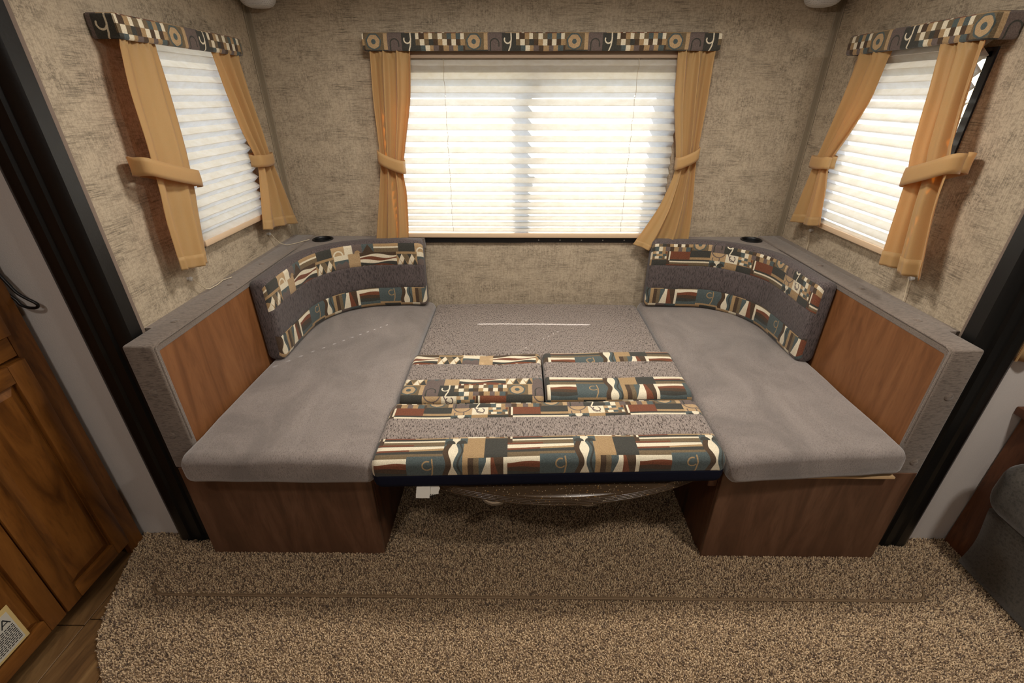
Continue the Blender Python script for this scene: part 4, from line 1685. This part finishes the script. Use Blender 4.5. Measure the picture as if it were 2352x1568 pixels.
for (a, b, c) in (((-.012, 0), (.0, .024), .003), ((.012, 0), (.0, .024), .003), ((-.007, .008), (.007, .008), .003)):
    p, q = Vector((0, yy + a[0], zs1 - 0.052 + a[1])), Vector((0, yy + b[0], zs1 - 0.052 + b[1]))
    dv = (q - p).normalized().cross(Vector((1, 0, 0))) * (c / 2)
    g.add([(lx + 0.0017, *(v.yz)) for v in (p + dv, q + dv, q - dv, p - dv)], [(0, 1, 2, 3)])
build('large_letter', g, MAT['ink'], t)

# black cord looping out from behind the cabinet corner
pts = [(-1.50, 1.19, 1.12), (-1.43, 1.19, 1.088), (-1.406, 1.19, 1.045), (-1.392, 1.188, 1.018), (-1.374, 1.188, 1.0), (-1.356, 1.190, 0.985), (-1.354, 1.192, 0.975), (-1.366, 1.194, 0.967),
       (-1.388, 1.194, 0.968), (-1.405, 1.194, 0.977), (-1.414, 1.196, 0.992), (-1.45, 1.20, 1.03)]
cv = []
for i in range(len(pts) - 1):
    p0, p1, p2, p3 = [Vector(pts[min(max(i + k, 0), len(pts) - 1)]) for k in (-1, 0, 1, 2)]
    for j in range(5):
        f = j / 5
        cv.append(0.5 * ((2 * p1) + (p2 - p0) * f + (2 * p0 - 5 * p1 + 4 * p2 - p3) * f * f + (3 * p1 - p0 - 3 * p2 + p3) * f ** 3))
o = build('power_cord', G().tube(cv, 0.0042, 8), MAT['blackplastic'], smooth=60)
tag(o, 'black cord looped beside the cabinet on the pale wall', 'cord')

# ------------------------------------------------------------------ right side: end panel, sofa, edge of another curtain
t = thing('end_table', 'dark brown wood end table against the pale wall, right edge', 'table', (1.95, 1.17, 0.0))
build('side_panel', G().box(1.632, 1.650, 1.127, 1.215, 0.007, 0.598, 0.001, 1), MAT['endwood'], t)
build('side_panel', G().box(2.40, 2.418, 1.127, 1.215, 0.007, 0.598, 0.001, 1), MAT['endwood'], t)
build('front_panel', G().box(1.6505, 2.3995, 1.127, 1.14, 0.007, 0.598), MAT['endwood'], t)
build('table_top', G().box(1.598, 2.44, 1.127, 1.219, 0.599, 0.627, 0.003, 2), MAT['endwood'], t, smooth=30)

so = thing('sofa', 'dark grey upholstered sofa at the lower right edge', 'sofa', (2.05, 0.3, 0.0))


def soft(g, x0, x1, y0, y1, z0, z1, r, off):
    b = bmesh.new()
    bmesh.ops.create_cube(b, size=1.0)
    for v in b.verts:
        v.co = ((x0 + x1) / 2 + v.co.x * (x1 - x0), (y0 + y1) / 2 + v.co.y * (y1 - y0), (z0 + z1) / 2 + v.co.z * (z1 - z0))
    bmesh.ops.bevel(b, geom=b.edges[:], offset=r, segments=5, affect='EDGES', profile=0.5)
    bmesh.ops.subdivide_edges(b, edges=[e for e in b.edges if e.calc_length() > 0.12], cuts=6, use_grid_fill=True)
    for v in b.verts:
        v.co += Vector((0.008, 0.008, 0.010)) * mnoise.noise(v.co * 7 + Vector((off, 0, 0)))
    return g.bm(b)


build('base', G().box(1.63, 2.45, -0.75, 0.995, 0.02, 0.27, 0.01, 2), MAT['sofa'], so, smooth=40)
g = G()
Pg = []
for i in range(25):
    y = lerp(-0.78, 1.116, i / 24)
    Pg.append([(1.603 + 0.012 * math.sin(z * 14) + 0.008 * mnoise.noise(Vector((y * 6, z * 5, 0))), y, z) for z in np.linspace(0.018, 0.288, 10)])
g.grid(Pg)
fp = build('footrest_panel', g, MAT['sofa'], so, smooth=60)
sm = fp.modifiers.new('thickness', 'SOLIDIFY')
sm.thickness = 0.02
sm.offset = 0.0
g = G()
soft(g, 1.520, 2.35, 0.30, 1.124, 0.305, 0.510, 0.062, 1.0)
build('seat_cushion', g, MAT['sofa'], so, smooth=70)
g = G()
soft(g, 1.520, 2.35, -0.53, 0.29, 0.305, 0.510, 0.062, 4.0)
build('seat_cushion', g, MAT['sofa'], so, smooth=70)
g = G()
soft(g, 2.25, 2.55, -0.75, 1.0, 0.28, 0.98, 0.07, 6.0)
build('backrest', g, MAT['sofa'], so, smooth=70)

# strip of a cream curtain hanging on the pale wall past the flange
t = thing('wall_curtain', 'end of a pale gold curtain on the far right wall, past the black trim', 'curtain', (1.62, 1.19, 0.80))
P = []
for i in range(31):
    z = lerp(1.75, 0.805, i / 30)
    P.append([(lerp(1.472, 1.80, j / 36), 1.190 + 0.010 * math.sin(2 * PI * 4.0 * j / 36 + 0.6), z) for j in range(37)])
cl = build('cloth', G().grid(P), MAT['curtain'], t, smooth=0)
sm = cl.modifiers.new('thickness', 'SOLIDIFY')
sm.thickness = 0.0015
build('edge_cord', G().tube([(1.471, 1.188, z) for z in np.linspace(1.75, 0.81, 12)], 0.003, 6), MAT['curtain'], t)

# ------------------------------------------------------------------ ceiling lamps (above the frame): shells with glowing lenses
for i, (l_, p_, s_, c_) in enumerate(LAMPS):
    zc = SZ if i < 2 else CZ
    t = thing('ceiling_lamp', ['round ceiling lamp over the left dinette bench', 'round ceiling lamp over the right dinette bench', 'round ceiling lamp in the left of the room', 'round ceiling lamp in the right of the room', 'round ceiling lamp behind the camera'][i], 'ceiling lamp', (l_[0], l_[1], zc - 0.03), 'round ceiling lamps')
    g = G().lathe((l_[0], l_[1], zc), [(0.095, 0.0), (0.095, -0.012), (0.085, -0.022), (0.080, -0.022)], 28)
    build('shell', g, MAT['lamp_shell'], t, smooth=40)
    g = G().lathe((l_[0], l_[1], zc - 0.0225), [(0.080, 0.0), (0.072, -0.006), (0.001, -0.008)], 28)
    build('lens', g, MAT['lens'], t, smooth=40)
